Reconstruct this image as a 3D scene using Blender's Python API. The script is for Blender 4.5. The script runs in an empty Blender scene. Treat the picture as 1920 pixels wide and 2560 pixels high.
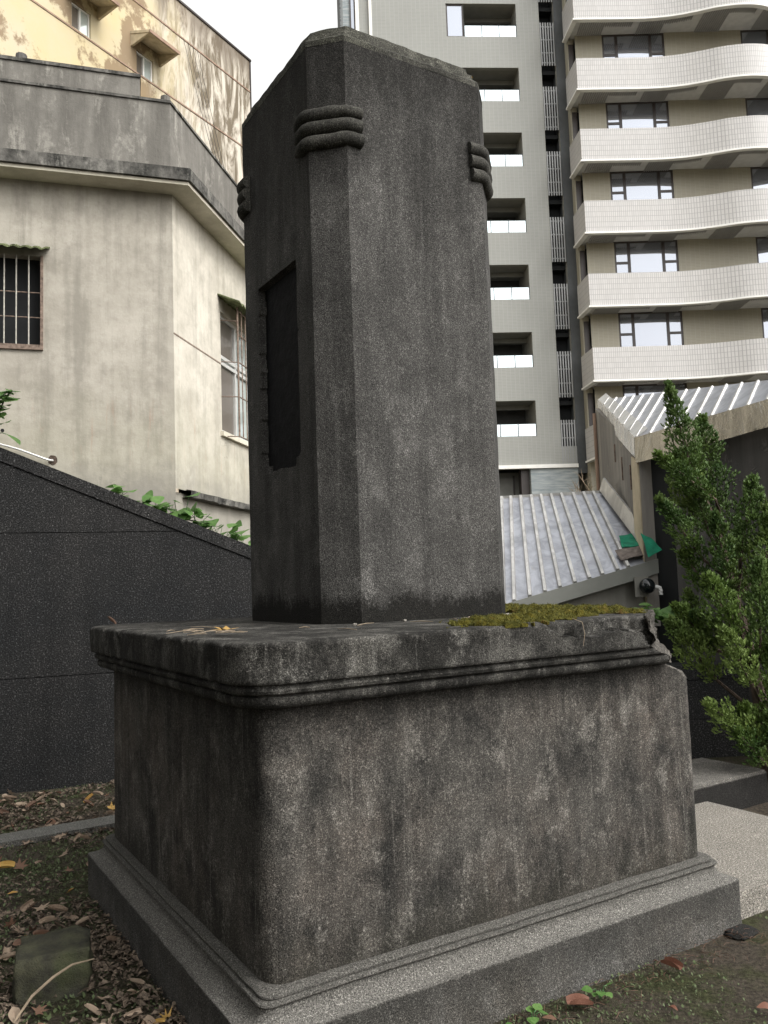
import bpy, bmesh, math, random
from math import sin, cos, pi, radians
from mathutils import Matrix, Vector, noise

random.seed(7)
S = bpy.context.scene
COL = S.collection

# ------------------------------------------------------------------ camera
cam_d = bpy.data.cameras.new('camera')
cam = bpy.data.objects.new('camera', cam_d)
COL.objects.link(cam)
PITCH, ROLL = .0851, -.0343
fw = Vector((0, cos(PITCH), sin(PITCH)))
r0 = Vector((1, 0, 0)); u0 = r0.cross(fw)
rt = cos(ROLL) * r0 + sin(ROLL) * u0
up = -sin(ROLL) * r0 + cos(ROLL) * u0
cam.matrix_world = Matrix(((rt.x, up.x, -fw.x, 0), (rt.y, up.y, -fw.y, 0), (rt.z, up.z, -fw.z, 1.5), (0, 0, 0, 1)))
cam_d.sensor_fit = 'VERTICAL'; cam_d.sensor_height = 36
cam_d.lens = 36 * 2074.35 / 2560
cam_d.clip_start = .05; cam_d.clip_end = 6000
S.camera = cam

# ------------------------------------------------------------------ sky, sun, exposure
SUN_HEAD, SUN_EL = radians(122), radians(46)      # heading from +Y towards +X
W = bpy.data.worlds.new('World'); S.world = W; W.use_nodes = True
wt = W.node_tree; wt.nodes.clear()
sky = wt.nodes.new('ShaderNodeTexSky'); sky.sky_type = 'NISHITA'; sky.sun_disc = False
sky.sun_elevation = SUN_EL; sky.sun_rotation = SUN_HEAD
sky.air_density = 5.0; sky.dust_density = 5.0; sky.ozone_density = 1.0
hs = wt.nodes.new('ShaderNodeHueSaturation'); hs.inputs['Saturation'].default_value = .06
bg = wt.nodes.new('ShaderNodeBackground'); bg.inputs['Strength'].default_value = .15
wo = wt.nodes.new('ShaderNodeOutputWorld')
wt.links.new(sky.outputs[0], hs.inputs['Color']); wt.links.new(hs.outputs[0], bg.inputs[0]); wt.links.new(bg.outputs[0], wo.inputs[0])
sun_d = bpy.data.lights.new('sun', 'SUN'); sun_d.energy = 0.5; sun_d.angle = radians(14); sun_d.color = (1, .965, .91)
sun = bpy.data.objects.new('sun', sun_d); COL.objects.link(sun)
sdir = Vector((sin(SUN_HEAD) * cos(SUN_EL), cos(SUN_HEAD) * cos(SUN_EL), sin(SUN_EL)))
sun.rotation_euler = (-sdir).to_track_quat('-Z', 'Y').to_euler()
sun.location = (20, -10, 30)
S.view_settings.view_transform = 'Standard'; S.view_settings.look = 'None'
S.view_settings.gamma = 1; S.view_settings.use_curve_mapping = False
S.view_settings.exposure = 1.1
S.cycles.max_bounces = 6; S.cycles.use_denoising = True

# ------------------------------------------------------------------ node helpers
class NB:
    def __init__(s, name):
        s.m = bpy.data.materials.new(name); s.m.use_nodes = True
        s.t = s.m.node_tree; s.t.nodes.clear()
        s.out = s.t.nodes.new('ShaderNodeOutputMaterial')
        s.tc = s.t.nodes.new('ShaderNodeTexCoord')
        s.P = s.tc.outputs['Object']
    def set(s, sock, v):
        if hasattr(v, 'is_output'): s.t.links.new(v, sock)
        elif v is not None:
            if isinstance(v, (tuple, list)) and len(v) == 3 and sock.type == 'RGBA': v = (*v, 1)
            sock.default_value = v
    def node(s, typ, ins=None, **kw):
        n = s.t.nodes.new(typ)
        for k, v in kw.items(): setattr(n, k, v)
        for k, v in (ins or {}).items(): s.set(n.inputs[k], v)
        return n
    def vec(s, sc, loc=(0, 0, 0), src=None):
        return s.node('ShaderNodeMapping', {'Vector': src or s.P, 'Scale': sc if isinstance(sc, tuple) else (sc,) * 3, 'Location': loc}).outputs[0]
    def noise(s, scale, detail=4, rough=.55, vec=None, dist=0):
        return s.node('ShaderNodeTexNoise', {'Vector': vec or s.P, 'Scale': scale, 'Detail': detail, 'Roughness': rough, 'Distortion': dist}).outputs['Fac']
    def voro(s, scale, vec=None, feature='F1', out='Distance'):
        return s.node('ShaderNodeTexVoronoi', {'Vector': vec or s.P, 'Scale': scale}, feature=feature).outputs[out]
    def ramp(s, fac, lo, hi, a=0., b=1.):
        return s.node('ShaderNodeMapRange', {0: fac, 1: lo, 2: hi, 3: a, 4: b}, clamp=True).outputs[0]
    def math(s, op, a, b=0.):
        return s.node('ShaderNodeMath', {0: a, 1: b}, operation=op).outputs[0]
    def mix(s, f, a, b, mode='MIX'):
        n = s.t.nodes.new('ShaderNodeMix'); n.data_type = 'RGBA'; n.blend_type = mode
        s.set(n.inputs[0], f); s.set(n.inputs[6], a); s.set(n.inputs[7], b)
        return n.outputs[2]
    def xyz(s): return s.node('ShaderNodeSeparateXYZ', {0: s.P}).outputs
    def bump(s, h, strength, dist=.01):
        return s.node('ShaderNodeBump', {'Height': h, 'Strength': strength, 'Distance': dist}).outputs[0]
    def done(s, color, rough=.85, metal=0., bump=None, spec=.3, **kw):
        ins = {'Base Color': color, 'Roughness': rough, 'Metallic': metal, 'Specular IOR Level': spec}
        ins.update(kw)
        b = s.node('ShaderNodeBsdfPrincipled', ins)
        if bump is not None: s.t.links.new(bump, b.inputs['Normal'])
        s.t.links.new(b.outputs[0], s.out.inputs[0]); s.b = b
        return s.m

def speckle(n, cdark, cmid, clight, scale=230):
    """washed-stone grain: dark and light pebbles in a mid matrix"""
    g = n.noise(scale, 2, .6)
    c = n.mix(n.ramp(g, .42, .55), cdark, cmid)
    g2 = n.noise(scale * .75, 1, .5, vec=n.vec(1, (7, 3, 1)))
    return n.mix(n.ramp(g2, .60, .70), c, clight), g

def stone(name, base, tint, dark, streak=.5, topdark=None, botdark=None, grain=330, patch=.5, light=.3, plo=.42, dk=.86):
    base = tuple(v * dk for v in base); tint = tuple(v * dk for v in tint)
    n = NB(name)
    x, y, z = n.xyz()
    fine = n.math('SUBTRACT', n.noise(70, 5, .75), .5)
    c = n.mix(n.math('MULTIPLY', n.ramp(n.math('ADD', n.noise(1.9, 7, .65), n.math('MULTIPLY', fine, .2)), .42, .66), .8), base, tint)
    # grey-black grime in blotches broken up at grain scale
    bl = n.noise(4.2, 9, .70, vec=n.vec((1, 1, .8), (3, 1, 0)))
    c = n.mix(n.math('MULTIPLY', n.ramp(n.math('ADD', bl, n.math('MULTIPLY', fine, .42)), plo, plo + .2), patch), c, dark)
    st = n.noise(1, 8, .66, vec=n.vec((12, 12, .7), (1, 5, 2)))
    c = n.mix(n.math('MULTIPLY', n.ramp(n.math('ADD', st, n.math('MULTIPLY', fine, .4)), .46, .66), streak), c, dark)
    # pale lime runs and bare patches
    ls = n.noise(1, 7, .7, vec=n.vec((24, 24, 1.1), (8, 2, 4)))
    pale = tuple(min(1, v * 2.1) for v in base)
    c = n.mix(n.math('MULTIPLY', n.ramp(n.math('ADD', ls, n.math('MULTIPLY', fine, .3)), .56, .70), light), c, pale)
    pb = n.noise(7, 8, .72, vec=n.vec((1, 1, .7), (9, 4, 6)))
    c = n.mix(n.math('MULTIPLY', n.ramp(n.math('ADD', pb, n.math('MULTIPLY', fine, .5)), .53, .66), light * 1.3), c, pale)
    wob = n.noise(1, 8, .75, vec=n.vec((9, 9, 2)))
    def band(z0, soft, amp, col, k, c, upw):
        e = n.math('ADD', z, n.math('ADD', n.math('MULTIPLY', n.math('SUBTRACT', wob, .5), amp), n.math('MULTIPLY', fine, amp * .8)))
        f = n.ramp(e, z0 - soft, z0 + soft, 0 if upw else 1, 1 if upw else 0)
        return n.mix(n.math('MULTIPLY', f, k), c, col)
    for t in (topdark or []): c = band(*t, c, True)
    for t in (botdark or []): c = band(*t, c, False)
    # pebble grain multiplies whatever dirt lies on it
    g = n.noise(grain, 2, .65)
    g2 = n.noise(grain * .55, 2, .6, vec=n.vec(1, (7, 3, 1)))
    gg = n.math('ADD', n.ramp(g, .34, .66, .12, 1.55), n.math('MULTIPLY', n.ramp(g2, .58, .66), 1.3))
    gg = n.math('MULTIPLY', gg, n.ramp(g2, .30, .42, .35, 1.))
    gc = n.node('ShaderNodeCombineXYZ', {0: gg, 1: gg, 2: gg}).outputs[0]
    c = n.mix(1., c, gc, 'MULTIPLY')
    h = n.math('ADD', n.math('ADD', g, g2), n.math('MULTIPLY', bl, .8))
    return n.done(c, .93, bump=n.bump(h, .6, .005), spec=.2)

# ------------------------------------------------------------------ materials
BLK = (.012, .012, .010)
M = {}
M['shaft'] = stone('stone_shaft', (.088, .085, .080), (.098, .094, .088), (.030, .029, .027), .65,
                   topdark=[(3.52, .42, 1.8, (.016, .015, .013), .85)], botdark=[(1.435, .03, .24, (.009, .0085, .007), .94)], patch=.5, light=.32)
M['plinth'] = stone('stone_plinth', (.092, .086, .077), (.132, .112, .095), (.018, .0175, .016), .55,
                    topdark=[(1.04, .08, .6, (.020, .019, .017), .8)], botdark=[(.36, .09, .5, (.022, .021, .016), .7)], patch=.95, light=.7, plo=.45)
M['ledge'] = stone('stone_ledge', (.095, .091, .083), (.112, .106, .093), (.013, .0125, .011), .8, patch=.95, light=.45, plo=.33)
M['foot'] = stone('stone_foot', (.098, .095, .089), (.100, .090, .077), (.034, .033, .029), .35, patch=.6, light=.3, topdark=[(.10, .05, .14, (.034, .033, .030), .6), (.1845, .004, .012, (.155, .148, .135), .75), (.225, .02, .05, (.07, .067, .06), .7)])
M['roll'] = stone('stone_roll', (.080, .077, .068), (.088, .085, .072), (.018, .0175, .015), .35, patch=.8, light=.4)
M['cap'] = stone('stone_cap', (.085, .083, .070), (.088, .088, .066), (.012, .0115, .0095), .45, patch=.9, light=.5)
M['rubble'] = stone('stone_broken', (.085, .079, .070), (.088, .074, .062), (.024, .022, .02), .4, grain=120, patch=.7, light=.35)
M['paving'] = stone('stone_paving', (.27, .25, .22), (.24, .22, .19), (.17, .16, .14), 0, grain=200, patch=.35, light=.15, dk=.8)
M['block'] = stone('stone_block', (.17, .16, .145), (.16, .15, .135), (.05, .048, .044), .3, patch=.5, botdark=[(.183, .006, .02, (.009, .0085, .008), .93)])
M['kerb'] = stone('stone_kerb', (.15, .147, .135), (.135, .13, .118), (.075, .072, .063), 0, patch=.3)

def mk_darkwall():
    n = NB('black_terrazzo')
    big = n.noise(1.2, 8, .68); run = n.noise(1, 7, .66, vec=n.vec((5, 5, .5)))
    c = n.mix(n.ramp(big, .38, .62), (.0135, .014, .0145), (.022, .0215, .021))
    c = n.mix(n.math('MULTIPLY', n.ramp(run, .50, .66), .45), c, (.009, .009, .009))
    g = n.noise(120, 3, .7); g2 = n.noise(85, 1, .5, vec=n.vec(1, (2, 9, 4)))
    gg = n.math('ADD', n.ramp(g, .38, .62, .05, 2.0), n.math('MULTIPLY', n.ramp(g2, .60, .66), 3.))
    gg = n.math('ADD', gg, n.math('MULTIPLY', n.ramp(n.noise(60, 1, .5, vec=n.vec(1, (5, 1, 7))), .72, .745), 6.))
    gc = n.node('ShaderNodeCombineXYZ', {0: gg, 1: gg, 2: gg}).outputs[0]
    return n.done(n.mix(1., c, gc, 'MULTIPLY'), .8, bump=n.bump(n.math('ADD', g, g2), .5, .005), spec=.2)
M['darkwall'] = mk_darkwall()

def mk_plaque():
    n = NB('black_slate')
    f = n.noise(18, 7, .7)
    return n.done(n.mix(n.ramp(f, .4, .75), (.004, .004, .005), (.016, .016, .017)), .8, bump=n.bump(f, .5, .02), spec=.15)
M['plaque'] = mk_plaque()

def mk_cream(name, base, dirt, k=.6, rust=True):
    n = NB(name)
    x, y, z = n.xyz()
    big = n.noise(.9, 6, .6)
    mot = n.noise(3.2, 9, .72)
    c = n.mix(n.ramp(n.math('ADD', big, n.math('MULTIPLY', n.math('SUBTRACT', mot, .5), .8)), .35, .65), base, tuple(v * q for v, q in zip(base, (.74, .735, .72))))
    st = n.noise(1, 8, .65, vec=n.vec((5, 5, .35)))
    c = n.mix(n.math('MULTIPLY', n.ramp(n.math('ADD', st, n.math('MULTIPLY', n.math('SUBTRACT', mot, .5), .5)), .46, .66), k), c, dirt)
    fine = n.noise(1, 7, .7, vec=n.vec((26, 26, 2.4)))
    c = n.mix(n.math('MULTIPLY', n.ramp(fine, .55, .75), .35), c, dirt)
    if rust:
        e = n.math('ADD', z, n.math('MULTIPLY', n.math('SUBTRACT', n.noise(2, 6, .65), .5), 1.6))
        c = n.mix(n.math('MULTIPLY', n.ramp(e, 4.1, 3.2), .3), c, (.29, .285, .20))
        e2 = n.math('ADD', z, n.math('MULTIPLY', n.math('SUBTRACT', n.noise(3.1, 7, .7), .5), 1.1))
        c = n.mix(n.math('MULTIPLY', n.ramp(e2, 3.1, 2.65), .6), c, (.19, .18, .165))
        rr = n.noise(1, 6, .7, vec=n.vec((9, 9, .9), (4, 4, 1)))
        zz = n.math('MULTIPLY', n.ramp(z, 4.0, 3.5), n.ramp(z, 2.9, 3.3))
        c = n.mix(n.math('MULTIPLY', n.math('MULTIPLY', n.ramp(rr, .56, .68), zz), .5), c, (.36, .20, .14))
        cr = n.voro(.75, vec=n.node('ShaderNodeVectorMath', {0: n.P, 1: n.node('ShaderNodeTexNoise', {'Vector': n.P, 'Scale': 2.5, 'Detail': 5}).outputs['Color']}, operation='ADD').outputs[0], feature='DISTANCE_TO_EDGE')
        c = n.mix(n.math('MULTIPLY', n.math('MULTIPLY', n.ramp(cr, .004, .0), n.ramp(n.noise(.8, 2), .5, .6)), .55), c, (.2, .19, .17))
    h = n.noise(9, 7, .65)
    return n.done(c, .9, bump=n.bump(h, .25, .03))
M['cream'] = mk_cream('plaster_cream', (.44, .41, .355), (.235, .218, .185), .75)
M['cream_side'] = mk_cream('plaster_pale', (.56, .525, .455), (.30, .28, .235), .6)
M['cream_soffit'] = mk_cream('plaster_soffit', (.66, .62, .52), (.50, .46, .37), .3, False)

def mk_parapet(name, base, dark, light, k=1., an=.55):
    n = NB(name)
    fine = n.math('SUBTRACT', n.noise(22, 6, .72), .5)
    st = n.noise(1, 9, .68, vec=n.vec((4.5, 4.5, an)))
    c = n.mix(n.ramp(n.math('ADD', st, n.math('MULTIPLY', fine, .3)), .36, .62), dark, base)
    l = n.noise(1, 9, .72, vec=n.vec((4, 4, .9), (3, 7, 2)), dist=.8)
    c = n.mix(n.math('MULTIPLY', n.ramp(n.math('ADD', l, n.math('MULTIPLY', fine, .35)), .54, .66), .8 * k), c, light)
    b = n.noise(2.4, 9, .7)
    c = n.mix(n.math('MULTIPLY', n.ramp(n.math('ADD', b, n.math('MULTIPLY', fine, .4)), .48, .62), .6), c, dark)
    return n.done(c, .92, bump=n.bump(n.math('ADD', st, fine), .3, .02))
M['parapet'] = mk_parapet('render_grey', (.20, .19, .17), (.118, .111, .099), (.33, .315, .28))
M['eave_edge'] = mk_parapet('render_mouldy', (.15, .143, .13), (.018, .018, .016), (.30, .29, .26), .8, 3.5)

def mk_yellow():
    n = NB('plaster_yellow')
    x, y, z = n.xyz()
    c = n.mix(n.ramp(n.noise(.35, 5, .6), .35, .65), (.53, .44, .25), (.52, .455, .33))
    pe = n.noise(.42, 10, .70, vec=n.vec((1, 1, .8), (2, 0, 5)))
    c = n.mix(n.math('MULTIPLY', n.ramp(pe, .51, .55), .8), c, (.20, .135, .08))
    # right end: paint weathered off to grey render in vertical runs
    st = n.noise(1, 9, .68, vec=n.vec((.9, .9, .14), (0, 2, 1)))
    m = n.ramp(n.math('ADD', x, n.math('MULTIPLY', n.math('SUBTRACT', st, .5), 9)), -7.6, -4.2)
    g = n.mix(n.ramp(n.noise(1, 9, .72, vec=n.vec((1.4, 1.4, .3), (5, 1, 3)), dist=.8), .44, .56), (.17, .14, .10), (.60, .55, .47))
    c = n.mix(m, c, g)
    rf = n.math('ADD', z, n.math('MULTIPLY', n.math('SUBTRACT', st, .5), 3.5))
    c = n.mix(n.math('MULTIPLY', n.math('MULTIPLY', n.ramp(rf, 26.6, 27.9), m), .8), c, (.15, .12, .09))
    return n.done(c, .9, bump=n.bump(pe, .2, .05))
M['yellow'] = mk_yellow()

def tile(name, c1, c2, mortar, bw, bh, ms, offset=0., squash=None, rough=.45):
    n = NB(name)
    x, y, z = n.xyz()
    v = n.node('ShaderNodeCombineXYZ', {0: n.math('ADD', x, y), 1: z}).outputs[0]
    b = n.node('ShaderNodeTexBrick', {'Vector': v, 'Color1': c1, 'Color2': c2, 'Mortar': mortar, 'Scale': 1., 'Mortar Size': ms, 'Mortar Smooth': .2, 'Brick Width': bw, 'Row Height': bh}, offset=offset)
    c = b.outputs[0]
    # every sixth vertical joint is wider
    fr = n.math('FRACT', n.math('DIVIDE', n.math('ADD', x, y), .44))
    c = n.mix(n.math('MULTIPLY', n.ramp(n.math('ABSOLUTE', n.math('SUBTRACT', fr, .5)), .465, .485), .5), c, mortar)
    d = n.noise(.6, 6, .6, vec=n.vec((1, 1, .4)))
    c = n.mix(n.math('MULTIPLY', n.ramp(d, .45, .75), .22), c, tuple(v * .6 for v in c1))
    return n.done(c, rough, spec=.4)
M['tile_grey'] = tile('tile_grey_green', (.275, .277, .256), (.258, .262, .243), (.325, .328, .31), .22, .075, .009)
M['tile_beige'] = tile('tile_beige', (.345, .32, .25), (.32, .30, .235), (.39, .365, .30), .22, .075, .009)
def mk_white_tile():
    n = NB('tile_white')
    x, y, z = n.xyz()
    v = n.node('ShaderNodeCombineXYZ', {0: n.math('ADD', x, y), 1: n.math('ADD', z, -.03)}).outputs[0]
    b = n.node('ShaderNodeTexBrick', {'Vector': v, 'Color1': (.54, .525, .515), 'Color2': (.49, .475, .465), 'Mortar': (.33, .325, .32), 'Scale': 1., 'Mortar Size': .012, 'Mortar Smooth': .1, 'Brick Width': .095, 'Row Height': .252}, offset=0.)
    d = n.noise(1, 6, .6, vec=n.vec((1.2, 1.2, .3)))
    return n.done(n.mix(n.math('MULTIPLY', n.ramp(d, .5, .75), .18), b.outputs[0], (.5, .48, .45)), .4, spec=.4)
M['tile_white'] = mk_white_tile()

def plain(name, col, rough=.6, metal=0., var=.25, scale=3., spec=.3, bumpk=0.):
    n = NB(name)
    f = n.noise(scale, 6, .6)
    c = n.mix(n.ramp(f, .3, .7), tuple(v * (1 - var) for v in col), tuple(min(1, v * (1 + var)) for v in col))
    return n.done(c, rough, metal, bump=n.bump(f, bumpk, .02) if bumpk else None, spec=spec)
M['white_paint'] = plain('paint_white', (.78, .77, .74), .5, var=.06)
M['soffit'] = plain('soffit_grey', (.55, .545, .53), .7, var=.1)
M['soffit_slat'] = plain('slat_grey', (.32, .315, .305), .6, var=.1)
M['dark_grey'] = plain('paint_dark_grey', (.075, .08, .084), .6, var=.12)
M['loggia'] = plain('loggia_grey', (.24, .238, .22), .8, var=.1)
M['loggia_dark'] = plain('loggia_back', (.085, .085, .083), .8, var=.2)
M['louvre'] = plain('louvre_grey', (.29, .295, .295), .45, .2, var=.1)
M['frame_dark'] = plain('frame_brown', (.045, .036, .034), .4, var=.15, spec=.5)
M['frame_alu'] = plain('frame_aluminium', (.62, .62, .60), .4, .3, var=.1)
M['rust_bar'] = plain('bar_rusted', (.20, .15, .12), .8, .2, var=.5, scale=25)
M['white_bar'] = plain('bar_pale', (.45, .43, .38), .6, .2, var=.35, scale=25)
M['interior'] = plain('interior_black', (.010, .011, .012), .8, var=.3)
M['canopy'] = plain('canopy_concrete', (.50, .43, .31), .9, var=.25, scale=2.5)
M['canopy_rust'] = plain('canopy_edge', (.28, .19, .14), .8, var=.3)
M['awning'] = plain('awning_mossy', (.10, .115, .055), .9, var=.7, scale=9, bumpk=.5)
M['slate_blue'] = None
def mk_ledger():
    n = NB('ledger_stone')
    v = n.vec((1.2, 1.2, 9))
    f = n.noise(1, 5, .6, vec=v)
    return n.done(n.mix(n.ramp(f, .35, .65), (.20, .235, .25), (.36, .385, .39)), .6, bump=n.bump(f, .4, .03))
M['ledger'] = mk_ledger()
def glass(name, refl, col, mix):
    n = NB(name)
    f = n.noise(.35, 4, .6)
    d = n.node('ShaderNodeBsdfPrincipled', {'Base Color': n.mix(n.ramp(f, .35, .65), tuple(v * .8 for v in col), col), 'Roughness': .25, 'Specular IOR Level': .5})
    g = n.node('ShaderNodeBsdfGlossy', {'Color': refl, 'Roughness': .03})
    ms = n.node('ShaderNodeMixShader', {0: mix})
    n.t.links.new(d.outputs[0], ms.inputs[1]); n.t.links.new(g.outputs[0], ms.inputs[2]); n.t.links.new(ms.outputs[0], n.out.inputs[0])
    return n.m
M['glass_pane'] = glass('glass_window', (.50, .53, .60), (.22, .23, .26), .55)
M['glass_bal'] = glass('glass_balustrade', (.74, .83, .87), (.42, .52, .54), .8)
M['glass_frost'] = glass('glass_frosted', (.8, .85, .85), (.55, .62, .60), .3)
M['glass_dark'] = glass('glass_curtained', (.6, .6, .6), (.16, .14, .12), .15)

def mk_metal(name, col, rough, cr):
    n = NB(name)
    f = n.noise(1, 5, .6, vec=n.vec((6, 6, 2)), dist=1.2)
    f2 = n.noise(3.1, 4, .6, dist=.6)
    c = n.mix(n.ramp(f, .38, .62), col, tuple(v * .70 for v in col))
    c = n.mix(n.math('MULTIPLY', n.ramp(n.noise(9, 7, .7), .62, .70), .35), c, (.40, .36, .31))
    return n.done(c, n.ramp(f2, .3, .7, rough, rough + .15), .75, bump=n.bump(n.math('ADD', f2, n.math('MULTIPLY', f, .4)), cr, .03), spec=.5)
M['sheet'] = mk_metal('sheet_aluminium', (.40, .41, .45), .30, .35)
M['rib'] = mk_metal('rib_aluminium', (.56, .55, .53), .38, .15)
M['fascia'] = mk_metal('fascia_tin', (.46, .43, .37), .16, .9)
M['fascia_grey'] = plain('fascia_grey', (.235, .24, .22), .5, .2, var=.12)
def mk_oldwall(name, a, b, c3, peel):
    n = NB(name)
    st = n.noise(1, 8, .66, vec=n.vec((5, 5, .6)))
    c = n.mix(n.ramp(st, .35, .65), a, b)
    p = n.noise(2.6, 9, .72, dist=.5)
    c = n.mix(n.math('MULTIPLY', n.ramp(p, .58, .62), peel), c, c3)
    return n.done(c, .85, bump=n.bump(n.ramp(p, .56, .63), .6 * peel, .02))
M['gable'] = mk_oldwall('wall_gable', (.16, .15, .14), (.29, .27, .24), (.42, .37, .28), .35)
M['oldwall'] = mk_oldwall('wall_black_peeling', (.050, .048, .047), (.105, .10, .096), (.16, .153, .145), .85)
M['greywall'] = mk_oldwall('wall_grey_concrete', (.10, .095, .09), (.19, .18, .165), (.25, .235, .21), .5)
M['shedwall'] = mk_oldwall('wall_shed', (.21, .205, .185), (.29, .28, .25), (.14, .135, .12), .35)
M['tarp_green'] = plain('tarp_green', (.012, .20, .115), .75, var=.35, scale=14, bumpk=.4)
M['felt'] = plain('felt_brown', (.16, .135, .12), .9, var=.4, scale=18, bumpk=.6)
M['gloss_black'] = plain('plastic_black', (.008, .011, .012), .12, var=.2, spec=.6)
M['pvc'] = plain('pvc_white', (.68, .68, .66), .4, var=.08)
M['cable'] = plain('cable_black', (.03, .03, .03), .6)

def leafmat(name, cols, rough=.6, trans=.25, scale=3.):
    n = NB(name)
    oi = n.node('ShaderNodeObjectInfo').outputs['Random']
    r = n.math('FRACT', n.math('ADD', oi, n.noise(scale, 3, .6)))
    cr = n.node('ShaderNodeValToRGB', {0: r})
    e = cr.color_ramp.elements
    e[0].color = (*cols[0], 1); e[-1].color = (*cols[-1], 1)
    for i, c in enumerate(cols[1:-1]): 
        q = e.new((i + 1) / (len(cols) - 1)); q.color = (*c, 1)
    d = n.node('ShaderNodeBsdfPrincipled', {'Base Color': cr.outputs[0], 'Roughness': rough, 'Specular IOR Level': .3})
    t = n.node('ShaderNodeBsdfTranslucent', {'Color': cr.outputs[0]})
    ms = n.node('ShaderNodeMixShader', {0: trans})
    n.t.links.new(d.outputs[0], ms.inputs[1]); n.t.links.new(t.outputs[0], ms.inputs[2]); n.t.links.new(ms.outputs[0], n.out.inputs[0])
    return n.m
M['juniper'] = leafmat('foliage_juniper', [(.035, .075, .016), (.105, .165, .032), (.065, .115, .028), (.16, .225, .055), (.05, .09, .02)], scale=2.2)
M['vine'] = leafmat('leaf_vine', [(.11, .22, .06), (.085, .18, .045), (.16, .28, .085)], .5, .35)
M['bark'] = plain('bark_brown', (.075, .055, .042), .9, var=.5, scale=25, bumpk=.8)
M['twig'] = plain('twig_tan', (.24, .19, .135), .85, var=.35, scale=30)
M['dry_tan'] = leafmat('leaf_dry_tan', [(.27, .20, .14), (.36, .28, .21), (.20, .14, .10)], .7, .1, 20)
M['dry_brown'] = leafmat('leaf_dry_brown', [(.13, .075, .05), (.18, .10, .065), (.10, .06, .042)], .7, .1, 20)
M['dry_yellow'] = leafmat('leaf_dry_yellow', [(.42, .24, .05), (.46, .30, .09), (.36, .20, .06)], .6, .1, 20)
M['dry_red'] = leafmat('leaf_dry_red', [(.15, .068, .045), (.20, .095, .065)], .6, .1, 20)
M['litter'] = leafmat('litter_bits', [(.085, .062, .045), (.15, .112, .082), (.06, .042, .03), (.20, .155, .115), (.045, .034, .026)], .8, .0, 55)
M['sprout'] = leafmat('leaf_sprout', [(.06, .15, .05), (.10, .21, .085)], .5, .2, 20)
M['moss'] = None
def mk_moss():
    n = NB('moss_golden')
    f = n.noise(24, 6, .7); g = n.noise(180, 3, .7)
    c = n.mix(n.ramp(f, .4, .66), (.050, .050, .010), (.125, .106, .017))
    c = n.mix(n.math('MULTIPLY', n.ramp(g, .5, .7), .6), c, (.028, .024, .008))
    c = n.mix(n.ramp(n.noise(6, 5, .7), .58, .68), c, (.10, .055, .018))
    return n.done(c, .95, bump=n.bump(g, 1., .01), spec=.1)
M['moss'] = mk_moss()
M['moss_tuft'] = leafmat('moss_tufts', [(.055, .062, .012), (.14, .125, .022), (.085, .078, .014)], .8, .2, 30)
def mk_ground():
    n = NB('soil_mossy')
    a = n.noise(60, 6, .72); b = n.noise(1.6, 7, .65); g = n.noise(220, 3, .7)
    c = n.mix(n.ramp(a, .35, .68), (.036, .031, .024), (.125, .104, .082))
    m = n.noise(3.2, 9, .7, vec=n.vec(1, (4, 2, 0)))
    c = n.mix(n.math('MULTIPLY', n.ramp(m, .46, .60), .75), c, n.mix(n.ramp(a, .4, .65), (.030, .036, .014), (.080, .092, .036)))
    c = n.mix(n.math('MULTIPLY', n.ramp(g, .62, .74), .5), c, (.16, .13, .10))
    return n.done(c, .95, bump=n.bump(n.math('ADD', a, g), .9, .02), spec=.1)
M['ground'] = mk_ground()
M['grass_tuft'] = leafmat('ground_greens', [(.045, .062, .022), (.075, .10, .04), (.12, .15, .08), (.06, .058, .03)], .7, .2, 25)
def mk_mossy_stone():
    n = NB('stone_mossy')
    x, y, z = n.xyz()
    a = n.noise(11, 8, .7); g = n.noise(150, 3, .7)
    c = n.mix(n.ramp(a, .38, .62), (.045, .044, .036), (.085, .085, .055))
    c = n.mix(n.math('MULTIPLY', n.ramp(n.noise(5, 5), .55, .65), .45), c, (.075, .092, .042))
    c = n.mix(n.math('MULTIPLY', n.ramp(g, .55, .7), .5), c, (.03, .033, .022))
    return n.done(c, .95, bump=n.bump(n.math('ADD', a, n.math('MULTIPLY', g, .5)), .8, .02), spec=.1)
M['mossy_stone'] = mk_mossy_stone()

# ------------------------------------------------------------------ mesh helpers
def mesh(name, vs, fs, smooth=False):
    me = bpy.data.meshes.new(name)
    me.from_pydata([tuple(v) for v in vs], [], fs); me.update()
    if smooth:
        me.polygons.foreach_set('use_smooth', [True] * len(me.polygons))
        me.set_sharp_from_angle(angle=radians(38))
    return me
def link(name, me, mat, parent=None, loc=None, rotz=0.):
    if mat and not me.materials: me.materials.append(M[mat])
    o = bpy.data.objects.new(name, me); COL.objects.link(o)
    if parent: o.parent = parent
    if loc: o.location = loc
    if rotz: o.rotation_euler.z = rotz
    return o
def obj(name, vs, fs, mat, parent=None, smooth=False, **kw):
    return link(name, mesh(name, vs, fs, smooth), mat, parent, **kw)
def tag(o, label, cat, group=None, kind=None):
    if label: o['label'] = label
    if cat: o['category'] = cat
    if group: o['group'] = group
    if kind: o['kind'] = kind
    return o
def struct(o): o['kind'] = 'structure'; return o
def empty(name, loc, rz=0.):
    o = bpy.data.objects.new(name, None); COL.objects.link(o); o.empty_display_size = .2
    o.location = loc; o.rotation_euler.z = rz; return o
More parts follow.
